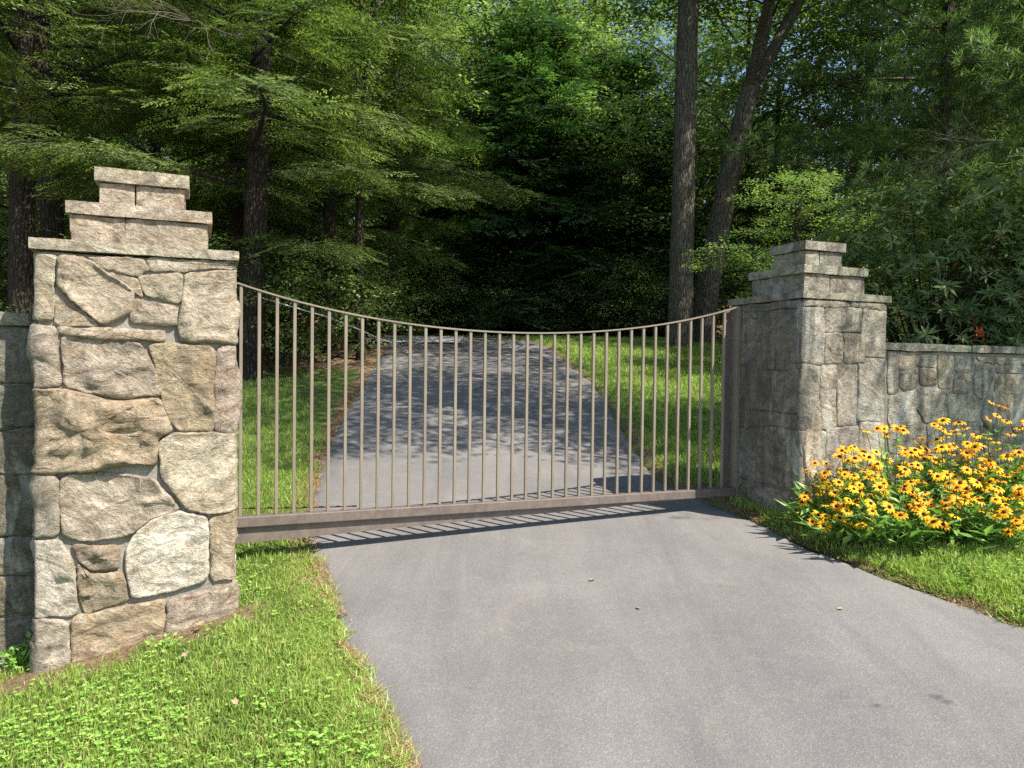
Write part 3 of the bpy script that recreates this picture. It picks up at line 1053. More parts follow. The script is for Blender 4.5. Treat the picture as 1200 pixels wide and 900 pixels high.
WR = [
    ([(1040, 412), (1051, 413), (1053, 440), (1052, 462), (1040, 462)], C4),
    ([(1051, 413), (1073, 414), (1074, 427), (1068, 433), (1053, 434)], (0.42, 0.34, 0.24)),
    ([(1075, 415), (1097, 416), (1097, 431), (1075, 429)], C1),
    ([(1055, 436), (1075, 431), (1076, 451), (1060, 458), (1054, 452)], C5),
    ([(1077, 431), (1097, 433), (1098, 450), (1078, 451)], (0.34, 0.26, 0.19)),
    ([(1099, 416), (1117, 417), (1118, 434), (1114, 455), (1100, 454)], (0.4, 0.34, 0.25)),
    ([(1119, 417), (1143, 419), (1140, 434), (1124, 438), (1119, 434)], (0.42, 0.42, 0.4)),
    ([(1119, 438), (1133, 438), (1140, 448), (1136, 461), (1117, 461)], (0.1, 0.095, 0.085)),
    ([(1144, 424), (1164, 429), (1165, 442), (1152, 468), (1140, 461), (1142, 440)], (0.48, 0.5, 0.44)),
    ([(1144, 418), (1168, 419), (1167, 427), (1148, 423)], C2),
    ([(1169, 420), (1200, 421), (1214, 422), (1214, 428), (1169, 427)], C2),
    ([(1169, 429), (1197, 429), (1197, 437), (1168, 437)], C4),
    ([(1167, 440), (1197, 439), (1214, 452), (1214, 505), (1188, 507), (1176, 475), (1166, 462)], (0.45, 0.4, 0.26)),
    ([(1154, 470), (1165, 458), (1176, 480), (1186, 507), (1168, 512), (1150, 490)], (0.3, 0.3, 0.31)),
    ([(1110, 463), (1138, 463), (1150, 478), (1142, 494), (1112, 494)], (0.38, 0.38, 0.3)),
    ([(1076, 454), (1109, 457), (1110, 494), (1084, 495), (1074, 478)], C3),
    ([(1041, 464), (1058, 460), (1074, 458), (1073, 480), (1078, 497), (1041, 500)], C4),
    ([(1041, 502), (1084, 498), (1086, 530), (1041, 532)], C2),
    ([(1086, 497), (1118, 497), (1120, 530), (1088, 530)], (0.3, 0.31, 0.35)),
    ([(1120, 497), (1145, 496), (1152, 515), (1150, 532), (1122, 532)], C3),
    ([(1148, 494), (1166, 514), (1186, 510), (1214, 508), (1214, 534), (1154, 534)], C2),
    ([(1041, 534), (1080, 533), (1082, 566), (1041, 566)], C3),
    ([(1082, 533), (1130, 534), (1132, 570), (1084, 568)], C2),
    ([(1132, 536), (1172, 536), (1174, 574), (1134, 572)], C1),
    ([(1174, 536), (1214, 536), (1214, 578), (1176, 576)], C3),
]
wr_s = 4.665 + 0.28
wz0 = 0.25
t_lim = on_s(1214, 500, wr_s)[0]
z_lim = on_s(1100, 566, wr_s)[1]
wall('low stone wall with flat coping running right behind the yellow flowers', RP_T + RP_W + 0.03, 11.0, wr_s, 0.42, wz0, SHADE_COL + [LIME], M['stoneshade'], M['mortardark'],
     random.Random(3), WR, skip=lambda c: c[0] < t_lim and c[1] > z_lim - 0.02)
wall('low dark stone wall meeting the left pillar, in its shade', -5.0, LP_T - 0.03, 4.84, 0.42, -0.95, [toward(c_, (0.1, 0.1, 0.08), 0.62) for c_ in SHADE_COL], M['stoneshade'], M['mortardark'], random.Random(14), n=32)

# ------------------------------------------------------------------ the gate
G_S = 5.417
gt0 = on_s(278, 450, G_S)[0]
gt1 = on_s(861, 450, G_S)[0]
rail_px = [(279, 331), (303, 341), (335, 350), (387, 363.5), (440, 373), (520, 384), (560, 387.5), (600, 389.3), (650, 390.7), (692, 390), (733, 386), (773, 380), (811, 372.7), (847, 365), (862, 361)]
rp_ = np.array([on_s(a, b, G_S) for a, b in rail_px])
pf = np.polyfit(rp_[:, 0], rp_[:, 1], 4)


def rail_z(t):
    return np.polyval(pf, t)


GX, GY = xy((gt0 + gt1) / 2, G_S)
GL = (GX, GY, 0.3)
gate = thing('sliding_gate', 'brown metal sliding gate of upright bars with a sagging top rail, across the driveway', 'gate', GL)
TUBE_TOP, TUBE_H = on_s(278, 603, G_S)[1], 0.072
tb = np.mean([on_s(278, 603, G_S)[1], on_s(600, 586.5, G_S)[1], on_s(862, 571.5, G_S)[1]])
TUBE_TOP = float(tb)


def gbox(name, t0, t1, s0, s1, z0, z1, mat, bev=0.002):
    A = Acc()
    A.box((t0, s0, z0), (t1, s1, z1))

    def f(V):
        X, Y = xy(V[:, 0], V[:, 1])
        return np.stack([X, Y, V[:, 2]], 1)
    o = link(name, A.mesh(name, [mat], False, GL, f), gate)
    if bev:
        md = o.modifiers.new('bevel', 'BEVEL')
        md.width = bev
        md.segments = 2
    return o


t_first = on_s(303.4, 450, G_S)[0]
t_last = on_s(847.5, 450, G_S)[0]
bt = np.linspace(t_first, t_last, 34)
step = bt[1] - bt[0]
bt = list(bt)
k_ = 1
while t_first - step * k_ > gt0 - 0.75:
    bt.insert(0, t_first - step * k_)
    k_ += 1
gate_t0 = bt[0] - 0.06
for t_ in bt:
    zz = float(rail_z(max(t_, gt0)))
    gbox('bar', t_ - 0.0108, t_ + 0.0108, G_S - 0.0108, G_S + 0.0108, TUBE_TOP - 0.001, zz - 0.004, M['gate'], 0.003)
# top rail: a flat bar following the sag
tr_ = np.linspace(gate_t0, gt1 - 0.005, 60)
zr_ = np.array([float(rail_z(max(x, gt0))) for x in tr_])
A = Acc()
V, Q = [], []
for k in range(len(tr_)):
    for (ds_, dz_) in ((-0.019, -0.005), (0.019, -0.005), (0.019, 0.006), (-0.019, 0.006)):
        X, Y = xy(tr_[k], G_S + ds_)
        V.append((X, Y, zr_[k] + dz_))
for k in range(len(tr_) - 1):
    for j in range(4):
        Q.append((k * 4 + j, (k + 1) * 4 + j, (k + 1) * 4 + (j + 1) % 4, k * 4 + (j + 1) % 4))
Q += [(3, 2, 1, 0), tuple(len(V) - 4 + j for j in range(4))]
link('top_rail', A.add(V, Q).mesh('top_rail', [M['gate']], False, GL), gate)
gbox('bottom_rail', gate_t0, gt1 - 0.004, G_S - 0.045, G_S + 0.03, TUBE_TOP - TUBE_H, TUBE_TOP, M['beam'], 0.006)
# track channel under it: deep at the left, running out to the right
bz = [on_s(276, 640, G_S)[1], on_s(480, 620, G_S)[1], on_s(600, 606, G_S)[1]]
bt_ = [on_s(276, 640, G_S)[0], on_s(480, 620, G_S)[0], on_s(600, 606, G_S)[0]]
pfb = np.polyfit(bt_, bz, 1)
t_end = (TUBE_TOP - TUBE_H - pfb[1]) / pfb[0] - 0.06
A = Acc()
V = []
for (t_, zb) in ((gate_t0, float(np.polyval(pfb, gate_t0 + 0.7))), (t_end, float(np.polyval(pfb, t_end)))):
    for s_ in (G_S - 0.012, G_S + 0.024):
        X, Y = xy(t_, s_)
        V += [(X, Y, zb), (X, Y, TUBE_TOP - TUBE_H - 0.001)]
Q = [(0, 4, 5, 1), (2, 3, 7, 6), (0, 2, 6, 4), (1, 5, 7, 3), (0, 1, 3, 2), (4, 6, 7, 5)]
link('track_channel', A.add(V, Q).mesh('track_channel', [M['beam']], False, GL), gate)
# closing post at the right end
z_pt = float(rail_z(gt1))
gbox('end_post', gt1 - 0.006, gt1 + 0.034, G_S - 0.03, G_S + 0.03, TUBE_TOP - TUBE_H - 0.02, z_pt + 0.012, M['gate'], 0.003)
gbox('catch_plate', gt1 - 0.1, gt1 - 0.012, G_S + 0.045, G_S + 0.053, TUBE_TOP - TUBE_H, z_pt - 0.02, M['beam'], 0.001)
for zz in (0.9, 1.6):
    gbox('bracket', gt1 - 0.02, gt1 + 0.03, G_S + 0.0305, G_S + 0.0445, zz, zz + 0.04, M['beam'], 0.001)
# drive chain behind the bars
c0 = on_s(279, 593.5, G_S + 0.06); c1 = on_s(418, 593, G_S + 0.06)
P = []
for k in range(20):
    a_ = k / 19
    t_ = gate_t0 + (c1[0] - gate_t0) * a_
    X, Y = xy(t_, G_S + 0.06)
    P.append((X, Y, c0[1] + (c1[1] - c0[1]) * max(0, (t_ - c0[0]) / (c1[0] - c0[0])) - 0.012 * math.sin(a_ * math.pi)))
V, Q = tube(P, 0.006, 6)
link('drive_chain', Acc().add(V, Q).mesh('drive_chain', [M['rust']], True, GL), gate)


# ------------------------------------------------------------------ foliage
def leaves(P, D, Nn, L, W, fold=0.12):
    P, D, Nn = (np.asarray(x, dtype=float) for x in (P, D, Nn))
    D = D / (np.linalg.norm(D, axis=1)[:, None] + 1e-9)
    S_ = np.cross(D, Nn)
    S_ /= np.linalg.norm(S_, axis=1)[:, None] + 1e-9
    U = np.cross(S_, D)
    L = np.broadcast_to(L, (len(P),))[:, None]
    W = np.broadcast_to(W, (len(P),))[:, None]
    m = P + D * L * 0.45 + U * W * fold
    V = np.stack([P, m + S_ * W / 2, P + D * L, m - S_ * W / 2], 1).reshape(-1, 3)
    Q = np.arange(len(P) * 4).reshape(-1, 4)
    return V, Q


def hemlock_spray(r, n=8, wide=0.5, droop=0.12, lw=0.036, ll=0.12, k=4):
    P, D, Nn, L, W = [], [], [], [], []
    for i in range(n):
        x = 0.06 + 0.9 * i / n
        for sd in (-1, 1):
            a = sd * r.uniform(0.8, 1.15)
            ln = wide * (1 - 0.85 * x) * r.uniform(0.75, 1.1) + 0.06
            d = np.array([math.cos(a), math.sin(a), r.uniform(-0.15, 0.05)])
            for q in range(k):
                f = (q + 0.6) / k
                p = np.array([x, 0, -droop * x * x]) + d * ln * f
                b = d.copy()
                ang = (1 if q % 2 else -1) * r.uniform(0.3, 0.7)
                if q == k - 1:
                    ang = 0
                ca, sa = math.cos(ang), math.sin(ang)
                b = np.array([b[0] * ca - b[1] * sa, b[0] * sa + b[1] * ca, b[2] - 0.1])
                P.append(p); D.append(b)
                Nn.append((r.uniform(-.45, .45), r.uniform(-.45, .45), 1))
                L.append(ll * r.uniform(0.8, 1.3)); W.append(lw * r.uniform(0.8, 1.2))
    return tuple(np.array(x) for x in (P, D, Nn, L, W))


def broad_spray(r, n=22, ll=0.17, ratio=0.62, flat=0.45):
    P, D, Nn, L, W = [], [], [], [], []
    for i in range(n):
        a = r.uniform(-1.3, 1.3)
        rad = r.random() ** 0.6
        p = np.array([math.cos(a) * rad, math.sin(a) * rad * 0.8, r.uniform(-0.18, 0.14) - 0.12 * rad * rad])
        d = np.array([math.cos(a + r.uniform(-0.7, 0.7)), math.sin(a + r.uniform(-0.7, 0.7)), r.uniform(-0.6, 0.15)])
        P.append(p); D.append(d)
        Nn.append((r.uniform(-flat, flat), r.uniform(-flat, flat), 1))
        l = ll * r.uniform(0.7, 1.25)
        L.append(l); W.append(l * ratio * r.uniform(0.8, 1.1))
    return tuple(np.array(x) for x in (P, D, Nn, L, W))


def pine_spray(r, tufts=5, k=11, ll=0.34):
    P, D, Nn, L, W = [], [], [], [], []
    for i in range(tufts):
        a = r.uniform(-0.9, 0.9)
        rad = 0.25 + 0.75 * r.random()
        c = np.array([math.cos(a) * rad, math.sin(a) * rad, r.uniform(-0.05, 0.15)])
        for q in range(k):
            d = np.array([r.gauss(0.6, 0.6) * math.cos(a), r.gauss(0, 0.75), r.gauss(0.25, 0.55)])
            P.append(c); D.append(d); Nn.append((r.uniform(-1, 1), r.uniform(-1, 1), 1))
            L.append(ll * r.uniform(0.7, 1.1)); W.append(0.03)
    return tuple(np.array(x) for x in (P, D, Nn, L, W))


def whorl(r, n=9, ll=1.0, ratio=0.24):
    P, D, Nn, L, W = [], [], [], [], []
    for i in range(n):
        a = 2 * math.pi * (i + r.uniform(-0.3, 0.3)) / n
        el = r.uniform(-0.55, 0.35)
        d = (math.cos(a) * math.cos(el), math.sin(a) * math.cos(el), math.sin(el))
        P.append((0, 0, r.uniform(-0.1, 0.1))); D.append(d)
        Nn.append((-math.cos(a) * math.sin(el) + r.uniform(-.3, .3), -math.sin(a) * math.sin(el) + r.uniform(-.3, .3), 1))
        l = ll * r.uniform(0.75, 1.1)
        L.append(l); W.append(l * ratio)
    return tuple(np.array(x) for x in (P, D, Nn, L, W))


def place(tpl, pos, dirs, ups, scale, fold=0.12, rg=rng, tint_lo=0.1, tint_hi=0.75, leafvar=0.25):
    """copies a spray template to many places: x axis along dirs, z near ups"""
    K = len(pos)
    X = dirs / (np.linalg.norm(dirs, axis=1)[:, None] + 1e-9)
    Y = np.cross(ups, X)
    Y /= np.linalg.norm(Y, axis=1)[:, None] + 1e-9
    Z = np.cross(X, Y)
    B = np.stack([X, Y, Z], 1)                      # K x 3(axis) x 3
    P, D, Nn, L, W = tpl
    sc_ = np.broadcast_to(scale, (K,))
    PP = np.einsum('na,kab->knb', P, B) * sc_[:, None, None] + pos[:, None]
    DD = np.einsum('na,kab->knb', D, B)
    NN = np.einsum('na,kab->knb', Nn, B)
    LL = L[None] * sc_[:, None]
    WW = W[None] * sc_[:, None]
    V, Q = leaves(PP.reshape(-1, 3), DD.reshape(-1, 3), NN.reshape(-1, 3), LL.ravel(), WW.ravel(), fold)
    tn = rg.beta(1.1, 1.3, K)[:, None] * (tint_hi - tint_lo + 0.2) + tint_lo - 0.05 + rg.normal(0, leafvar, (K, len(P))) * 0.5
    tn = np.clip(tn, 0, 0.93)
    tn = np.where(rg.random(tn.shape) < 0.012, 1.0, tn)
    return V, Q, np.repeat(tn.ravel(), 4)


def limb_line(r, start, az, length, rise, droop, n=7, wob=0.08):
    P = [np.array(start, dtype=float)]
    a = az
    for i in range(n):
        f = (i + 1) / n
        a += r.uniform(-wob, wob) * 2
        sl = rise - droop * f * f
        st = length / n
        P.append(P[-1] + np.array([math.cos(a) * st, math.sin(a) * st, sl * st]))
    return np.array(P)


def at(P, f):
    x = f * (len(P) - 1)
    i = min(int(x), len(P) - 2)
    return P[i] + (P[i + 1] - P[i]) * (x - i), P[i + 1] - P[i]


def make_crown(kind, seed, z0, z1, rad, nl, mats, dens=1.0, size=1.0, lowcut=1.0):
    """limbs leave an upright stem; sprays grow along side shoots. Stem along the z axis."""
    r = random.Random(seed)
    rg = np.random.default_rng(seed)
    A = Acc()
    pos, dr, up, scs = [], [], [], []
    for i in range(nl):
        u_ = (i + r.random()) / nl
        z = z0 + (z1 - z0) * u_
        az = i * 2.399 + r.uniform(-0.4, 0.4)
        if kind in ('hemlock', 'pine', 'cypress'):
            prof = (1 - u_) ** 0.75 + 0.06
        else:
            prof = math.sin(math.pi * min(0.97, 0.22 + 0.78 * u_)) ** 0.6
        ln = rad * prof * r.uniform(0.45, 1.18)
        if kind == 'hemlock':
            line = limb_line(r, (0, 0, z), az, ln, 0.12, 0.45)
        elif kind == 'pine':
            line = limb_line(r, (0, 0, z), az, ln, 0.15, 0.1)
        elif kind == 'cypress':
            line = limb_line(r, (0, 0, z), az, ln, 0.35, 0.9)
        else:
            line = limb_line(r, (0, 0, z), az, ln, r.uniform(0.35, 0.8), r.uniform(0.3, 0.9), wob=0.2)
        r0 = 0.012 + 0.007 * ln
        V, Q = tube(line, np.linspace(r0, 0.006, len(line)), 4)
        A.add(V, Q, mat=1)
        ns = max(3, int(ln / (0.25 if kind != 'broad' else 0.30) * dens))
        for k in range(ns):
            f = 0.18 + 0.82 * (k + r.random() * 0.8) / ns
            p, d = at(line, min(f, 1.0))
            a = math.atan2(d[1], d[0])
            for sd in ((-1, 1) if f < 0.93 else (-1, 0, 1)):
                sl_ = (0.32 + 0.38 * ln * (1 - f)) * r.uniform(0.7, 1.2)
                if kind == 'broad':
                    sl_ = r.uniform(0.3, 0.9) * (0.6 + 0.1 * ln)
                aa = a + sd * r.uniform(0.6, 1.1)
                vz = {'hemlock': r.uniform(-0.25, 0.05), 'pine': r.uniform(0, 0.35), 'cypress': r.uniform(-0.5, 0.2)}.get(kind, r.uniform(-0.35, 0.8))
                dd = np.array([math.cos(aa), math.sin(aa), vz])
                m = max(1, int(sl_ / (0.24 if kind != 'broad' else 0.26)))
                for q in range(m):
                    pp = p + dd * sl_ * (q + 0.3) / m
                    da = aa + r.uniform(-0.7, 0.7)
                    dz = {'hemlock': r.uniform(-0.45, -0.05), 'pine': r.uniform(0.05, 0.6), 'cypress': r.uniform(-0.6, 0.25)}.get(kind, r.uniform(-0.5, 0.5))
                    pos.append(pp)
                    dr.append((math.cos(da), math.sin(da), dz))
                    up.append((r.uniform(-.35, .35), r.uniform(-.35, .35), 1))
                    scs.append(r.uniform(0.75, 1.2))
    pos, dr, up, scs = np.array(pos), np.array(dr), np.array(up), np.array(scs)
    tp = {'hemlock': lambda: hemlock_spray(r), 'cypress': lambda: hemlock_spray(r, 8, 0.35, 0.05, 0.045, 0.16, 4), 'pine': lambda: pine_spray(r), 'broad': lambda: broad_spray(r)}[kind]
    base = {'hemlock': 0.58, 'cypress': 0.75, 'pine': 0.5, 'broad': 0.6}[kind] * size
    K = 4
    pick = rg.integers(0, K, len(pos))
    for k in range(K):
        m = pick == k
        if m.any():
            V, Q, tn = place(tp(), pos[m], dr[m], up[m], scs[m] * base, rg=rg)
            A.add(V, Q, tint=tn)
    return A.mesh(kind + '_crown', mats)


def make_trunk(seed, h, r0, r1, lean=(0, 0), mat=None, n=16, flare=1.35, bend=0.12, fork=None):
    r = random.Random(seed)
    m = 26
    f = np.linspace(0, 1, m) ** 1.25
    P = np.stack([lean[0] * f * h + bend * np.sin(f * 3.1 + r.uniform(0, 6)) * f, lean[1] * f * h + bend * np.sin(f * 2.3 + r.uniform(0, 6)) * f, f * (h + 0.6) - 0.6], 1)
    rad = r0 + (r1 - r0) * f
    rad = rad * (1 + (flare - 1) * np.exp(-(P[:, 2] + 0.6) / 0.35))
    V, Q = tube(P, rad, n)
    ax = np.repeat(P, n, axis=0)
    dv = V - ax
    V = ax + dv * (1 + 0.09 * noise(V * [3, 3, 1.2], 1.5, seed)[:, None] + 0.05 * noise(V * [12, 12, 1.5], 1.0, seed + 3)[:, None])
    A = Acc().add(V, Q)
    if fork is not None:
        for Pf, ra, rb in fork:
            V, Q = tube(Pf, np.linspace(ra, rb, len(Pf)), 12)
            A.add(V, Q)
    return A.mesh('trunk', [mat or M['bark']], True)


CROWN = {
    'hemlock': [make_crown('hemlock', 101, 0, 9.5, 3.8, 50, [M['hemlock'], M['barkdark']]), make_crown('hemlock', 102, 0, 8.0, 3.3, 42, [M['hemlock'], M['barkdark']])],
    'pine': [make_crown('pine', 103, 0, 9.0, 3.7, 52, [M['pine'], M['bark']], 1.0)],
    'broad': [make_crown('broad', 104, 0, 7.0, 3.8, 46, [M['broad'], M['bark']]), make_crown('broad', 105, 0, 6.0, 3.2, 38, [M['broad'], M['bark']])],
    'maple': [make_crown('broad', 106, 0, 6.5, 3.4, 36, [M['maple'], M['bark']])],
    'cypress': [make_crown('cypress', 107, 0, 11.5, 4.2, 96, [M['cypress'], M['barkdark']], 0.5, 1.45)],
    'shrub': [make_crown('broad', 108, 0, 1.9, 1.4, 20, [M['broad'], M['barkdark']], 1.1, 0.62)],
}
TRUNK = {
    'a': make_trunk(1, 14, 0.20, 0.06, mat=M['barkdark']),
    'b': make_trunk(2, 13, 0.15, 0.05, mat=M['barkdark'], bend=0.2),
    'c': make_trunk(3, 14, 0.26, 0.08, mat=M['bark']),
    's': make_trunk(4, 9, 0.08, 0.03, mat=M['barkdark'], bend=0.25, n=8),
}


def gzxy(X, Y):
    return float(lawn_z(np.float64(X), np.float64(Y)))


CROWN_H = {'hemlock': (9.5, 8.0), 'pine': (9.0,), 'broad': (7.0, 6.0), 'maple': (6.5,), 'cypress': (11.5,), 'shrub': (1.9,)}
TRUNK_H = {'a': 14, 'b': 13, 'c': 14, 's': 9}


def tree(name, label, cat, X, Y, kind, var=0, cz=3.0, cscale=(1, 1, 1), rot=0.0, trunk='a', tscale=(1, 1, 1), lean=(0, 0), group=None, tmesh=None):
    t_ = thing(name, label, cat, (X, Y, gzxy(X, Y)), group)
    if trunk:
        o = link('trunk', tmesh or TRUNK[trunk], t_)
        if tmesh is None and kind:
            tscale = (tscale[0], tscale[1], (cz + 0.88 * CROWN_H[kind][var] * cscale[2]) / TRUNK_H[trunk])
        o.scale = tscale
        o.rotation_euler = (lean[1], lean[0], rot * 1.7)
    if kind:
        o = link('crown', CROWN[kind][var], t_, (0, 0, cz))
        o.scale = cscale
        o.rotation_euler = (0, 0, rot)
    return t_


def pX(px, Y):
    return (px - 600) / F_PX * Y


# trees whose trunks the photograph shows on the left
tree('hemlock_tree', 'dark upright hemlock trunk rising at the far left behind the low wall', 'tree', pX(24, 12), 12, 'hemlock', 0, 4.6, (1, 1, 1), 0.3, 'a', (1.1, 1.1, 1))
tree('hemlock_tree', 'dark leaning hemlock trunk just behind the sunlit pillar cap', 'tree', pX(72, 13), 13, 'hemlock', 1, 4.0, (1.1, 1.1, 1.1), 2.0, 'a', (1.1, 1.1, 1), (0.045, 0))
tree('hemlock_tree', 'hemlock with thick dark trunk right of the sunlit pillar, boughs spreading over the lawn', 'tree', pX(290, 12.5), 12.5, 'hemlock', 0, 3.0, (1.0, 1.0, 1.0), 4.0, 'a', (1.15, 1.15, 1), (0.03, 0))
tree('hemlock_tree', 'slender hemlock beside the pale wire, at the left lawn edge', 'tree', pX(385, 16), 16, 'hemlock', 1, 2.6, (1.15, 1.15, 1.15), 1.1, 'b', (1.0, 1.0, 1))
tree('hemlock_tree', 'hemlock whose sunlit pale bough tips hang left of the dark gap', 'tree', -3.0, 19.0, 'hemlock', 0, 2.6, (1.0, 1.0, 1.0), 2.7, 'b')
tree('hemlock_tree', 'second hemlock close behind the leaning trunk at the pillar cap', 'tree', -5.8, 16.0, 'hemlock', 0, 1.6, (1.1, 1.1, 1.1), 5.5, 'b')
tree('hemlock_tree', 'bushy hemlock filling the gap left of the leaning trunk', 'tree', -11.5, 16.5, 'hemlock', 1, 1.2, (1.3, 1.3, 1.3), 3.3, 'b')
tree('broadleaf_tree', 'small leafy tree behind the left hemlocks above the sunlit pillar', 'tree', -8.2, 17.5, 'broad', 0, 1.6, (1.1, 1.1, 1.1), 0.5, 's', (1.2, 1.2, 1))
tree('maple_tree', 'bright pale-leaved maple crown high in the middle above the cypress', 'tree', 0.6, 29.5, 'maple', 0, 8.5, (1.5, 1.5, 1.3), 1.5, 'b')

tree('maple_tree', 'pale-leaved maple behind the left hemlocks, catching the sun high left of the cypress', 'tree', -3.6, 25.0, 'maple', 0, 5.2, (1.3, 1.3, 1.3), 0.7, 'b')
tree('maple_tree', 'pale-leaved maple high above the left of the driveway crest, farther back', 'tree', -6.8, 30.0, 'maple', 0, 7.5, (1.5, 1.5, 1.4), 2.7, 'b')

tree('broadleaf_tree', 'broadleaf tree closing the gap between the left hemlocks and the bright-topped cypress', 'tree', -1.9, 28.0, 'broad', 0, 5.5, (1.35, 1.35, 1.3), 0.7, 'b')
tree('broadleaf_tree', 'tall broadleaf tree far behind the bright-topped cypress', 'tree', 2.4, 33.0, 'broad', 1, 8.0, (1.6, 1.6, 1.5), 3.7, 'b')

# big oaks on the right lawn
otr = make_trunk(11, 16, 0.28, 0.17, lean=(0.012, 0), mat=M['bark'], n=22)
tree('oak_tree', 'tall straight oak trunk at the crest of the drive, nearest the driveway', 'tree', pX(796, 17), 17, 'broad', 1, 7.4, (1.1, 1.1, 0.8), 0.8, 'c', tmesh=otr)
k17 = 18.0 / F_PX
fb = np.array([pX(824, 18), 18, 0])


def lean_pt(px, py, Y=18.0):
    v = ray(px, py)
    k = Y / v.y
    return np.array([v.x * k, Y, EYE + v.z * k])


g0 = gzxy(fb[0], 18)
P0 = [lean_pt(824, 400), lean_pt(826, 360), lean_pt(838, 290), lean_pt(852, 215), lean_pt(868, 150), lean_pt(880, 100)]
P0[0][2] = g0 - 0.4
root = np.array([fb[0], 18, g0])
def _smooth(P, n=18):
    P = np.array(P); x = np.linspace(0, len(P) - 1, n)
    Q_ = np.stack([np.interp(x, np.arange(len(P)), P[:, k]) for k in range(3)], 1)
    for _ in range(2):
        Q_[1:-1] = (Q_[:-2] + 2 * Q_[1:-1] + Q_[2:]) / 4
    return Q_
main = _smooth(P0) - root
f1 = _smooth([lean_pt(878, 108), lean_pt(890, 60), lean_pt(900, 10), lean_pt(912, -60, 18), lean_pt(915, -160)]) - root
f2 = _smooth([lean_pt(878, 108), lean_pt(905, 60), lean_pt(930, 15), lean_pt(965, -50), lean_pt(1010, -160)]) - root
A = Acc()
for Pq, ra, rb in ((main, 0.30, 0.215), (f1, 0.175, 0.09), (f2, 0.165, 0.08)):
    V, Q = tube(Pq, np.linspace(ra, rb, len(Pq)), 18)
    ax = np.repeat(Pq, 18, axis=0)
    V = ax + (V - ax) * (1 + 0.1 * noise(V * [5, 5, 1.4], 1.5, 7)[:, None])
    A.add(V, Q)
fk = thing('oak_tree', 'leaning forked oak beside the tall straight oak', 'tree', tuple(root))
link('trunk', A.mesh('forked_trunk', [M['bark']], True), fk)
o = link('crown', CROWN['broad'][1], fk, (1.7, 0.6, 7.6)); o.scale = (1.15, 1.15, 0.8)
shade_arm = _smooth([lean_pt(878, 108) - root, np.array([0.9, -0.9, 7.0]), np.array([0.9, -2.2, 7.7]), np.array([0.8, -3.6, 8.6]), np.array([0.7, -4.2, 10.0]), np.array([0.7, -4.3, 12.0])])  # added limb that carries the unseen shade crown
V, Q = tube(shade_arm, np.linspace(0.11, 0.04, len(shade_arm)), 10)
link('shade_limb', Acc().add(V, Q).mesh('shade_limb', [M['bark']], True), fk)
o = link('crown', CROWN['broad'][1], fk, (0.7, -4.2, 6.9)); o.scale = (1.25, 1.25, 1.1); o.rotation_euler = (0, 0, 2.2)  # unseen crown added to shade the upper driveway

# right-hand trees
tree('pine_tree', 'tall pine whose boughs fill the sky above the right pillar', 'tree', 9.6, 17.0, 'pine', 0, 3.0, (1.15, 1.15, 1.2), 1.0, 'a')
tree('pine_tree', 'pine behind the rhododendron, dark boughs over the right wall', 'tree', 10.5, 13.0, 'pine', 0, 3.0, (1.2, 1.2, 1.15), 3.0, 'a')
tree('maple_tree', 'low pale-leaved dogwood bough catching the sun just behind the right pillar', 'tree', 5.1, 13.5, 'maple', 0, 1.25, (0.5, 0.5, 0.36), 0.4, 's', (0.6, 0.6, 0.45))
tree('hemlock_tree', 'dark hemlock between the forked oak and the right pines', 'tree', 8.6, 25, 'hemlock', 0, 1.0, (1.0, 1.0, 0.9), 5.0, 'a')

# cypress mass in the middle
for k, (X, Y, sx, lab) in enumerate([(0.5, 24.5, 1.0, 'broad dark cypress with bright green fans at its top, middle of the woods'),
                                     (3.6, 26.0, 0.95, 'dark cypress just right of the broad bright-topped one'),
                                     (-3.0, 26.5, 0.85, 'dark cypress left of the broad bright-topped one, above the crest')]):
    tree('cypress_tree', lab, 'tree', X, Y, 'cypress', 0, 0.2, (sx, sx, 0.9 * sx), k * 1.3, 'a')

# shade trees of the road side, right of the photograph, and over the upper lawn
tree('broadleaf_tree', 'roadside broadleaf tree right of the flower bed, shading the wall', 'tree', 8.9, 5.6, 'broad', 0, 4.6, (0.75, 0.75, 0.75), 0.2, 'a')
for (X, Y, cx, cy, cz, var, s_, sd_, lab) in ((6.6, 7.7, 4.6, 7.2, 6.7, 0, 1.02, 51, 'leaning broadleaf tree behind the right wall, its crown over the driveway'),):
    g_ = gzxy(X, Y)
    hh_ = cz + 3.0 * s_ - 0.6
    lx_, ly_ = (cx - X), (cy - Y)
    t_ = thing('broadleaf_tree', lab, 'tree', (X, Y, g_))
    link('trunk', make_trunk(sd_, hh_, 0.15, 0.05, lean=(lx_ / hh_, ly_ / hh_), mat=M['bark'], bend=0.1), t_)
    o = link('crown', CROWN['broad'][var], t_, (lx_ * 0.92, ly_ * 0.92, cz - 1.2))
    o.scale = (s_, s_, s_)
for k, (X, Y, var, cz, s_, lab) in enumerate([                                                                                  (13.5, 20.0, 0, 4.4, 1.2, 'broadleaf tree far up the slope on the right'),
                                         (9.6, 21.5, 1, 3.6, 1.1, 'broadleaf tree right of the forked oak')]):
    tree('broadleaf_tree', lab, 'tree', X, Y, 'broad', var, cz, (s_, s_, s_), 1.0 + k, 's' if X < 6 else 'a', (1.1, 1.1, 1.2) if X < 6 else (1, 1, 1))
tree('broadleaf_tree', 'broadleaf tree mixed among the left hemlocks, left of the pale bough tips', 'tree', -2.9, 14.6, 'broad', 1, 3.9, (0.72, 0.72, 0.9), 2.0, 's', (1.2, 1.2, 1))
tree('broadleaf_tree', 'nearest broadleaf tree on the left, its leaves hanging into the top corner', 'tree', -8.6, 8.4, 'broad', 0, 4.3, (0.8, 0.8, 0.8), 4.0, 's', (1.3, 1.3, 1))

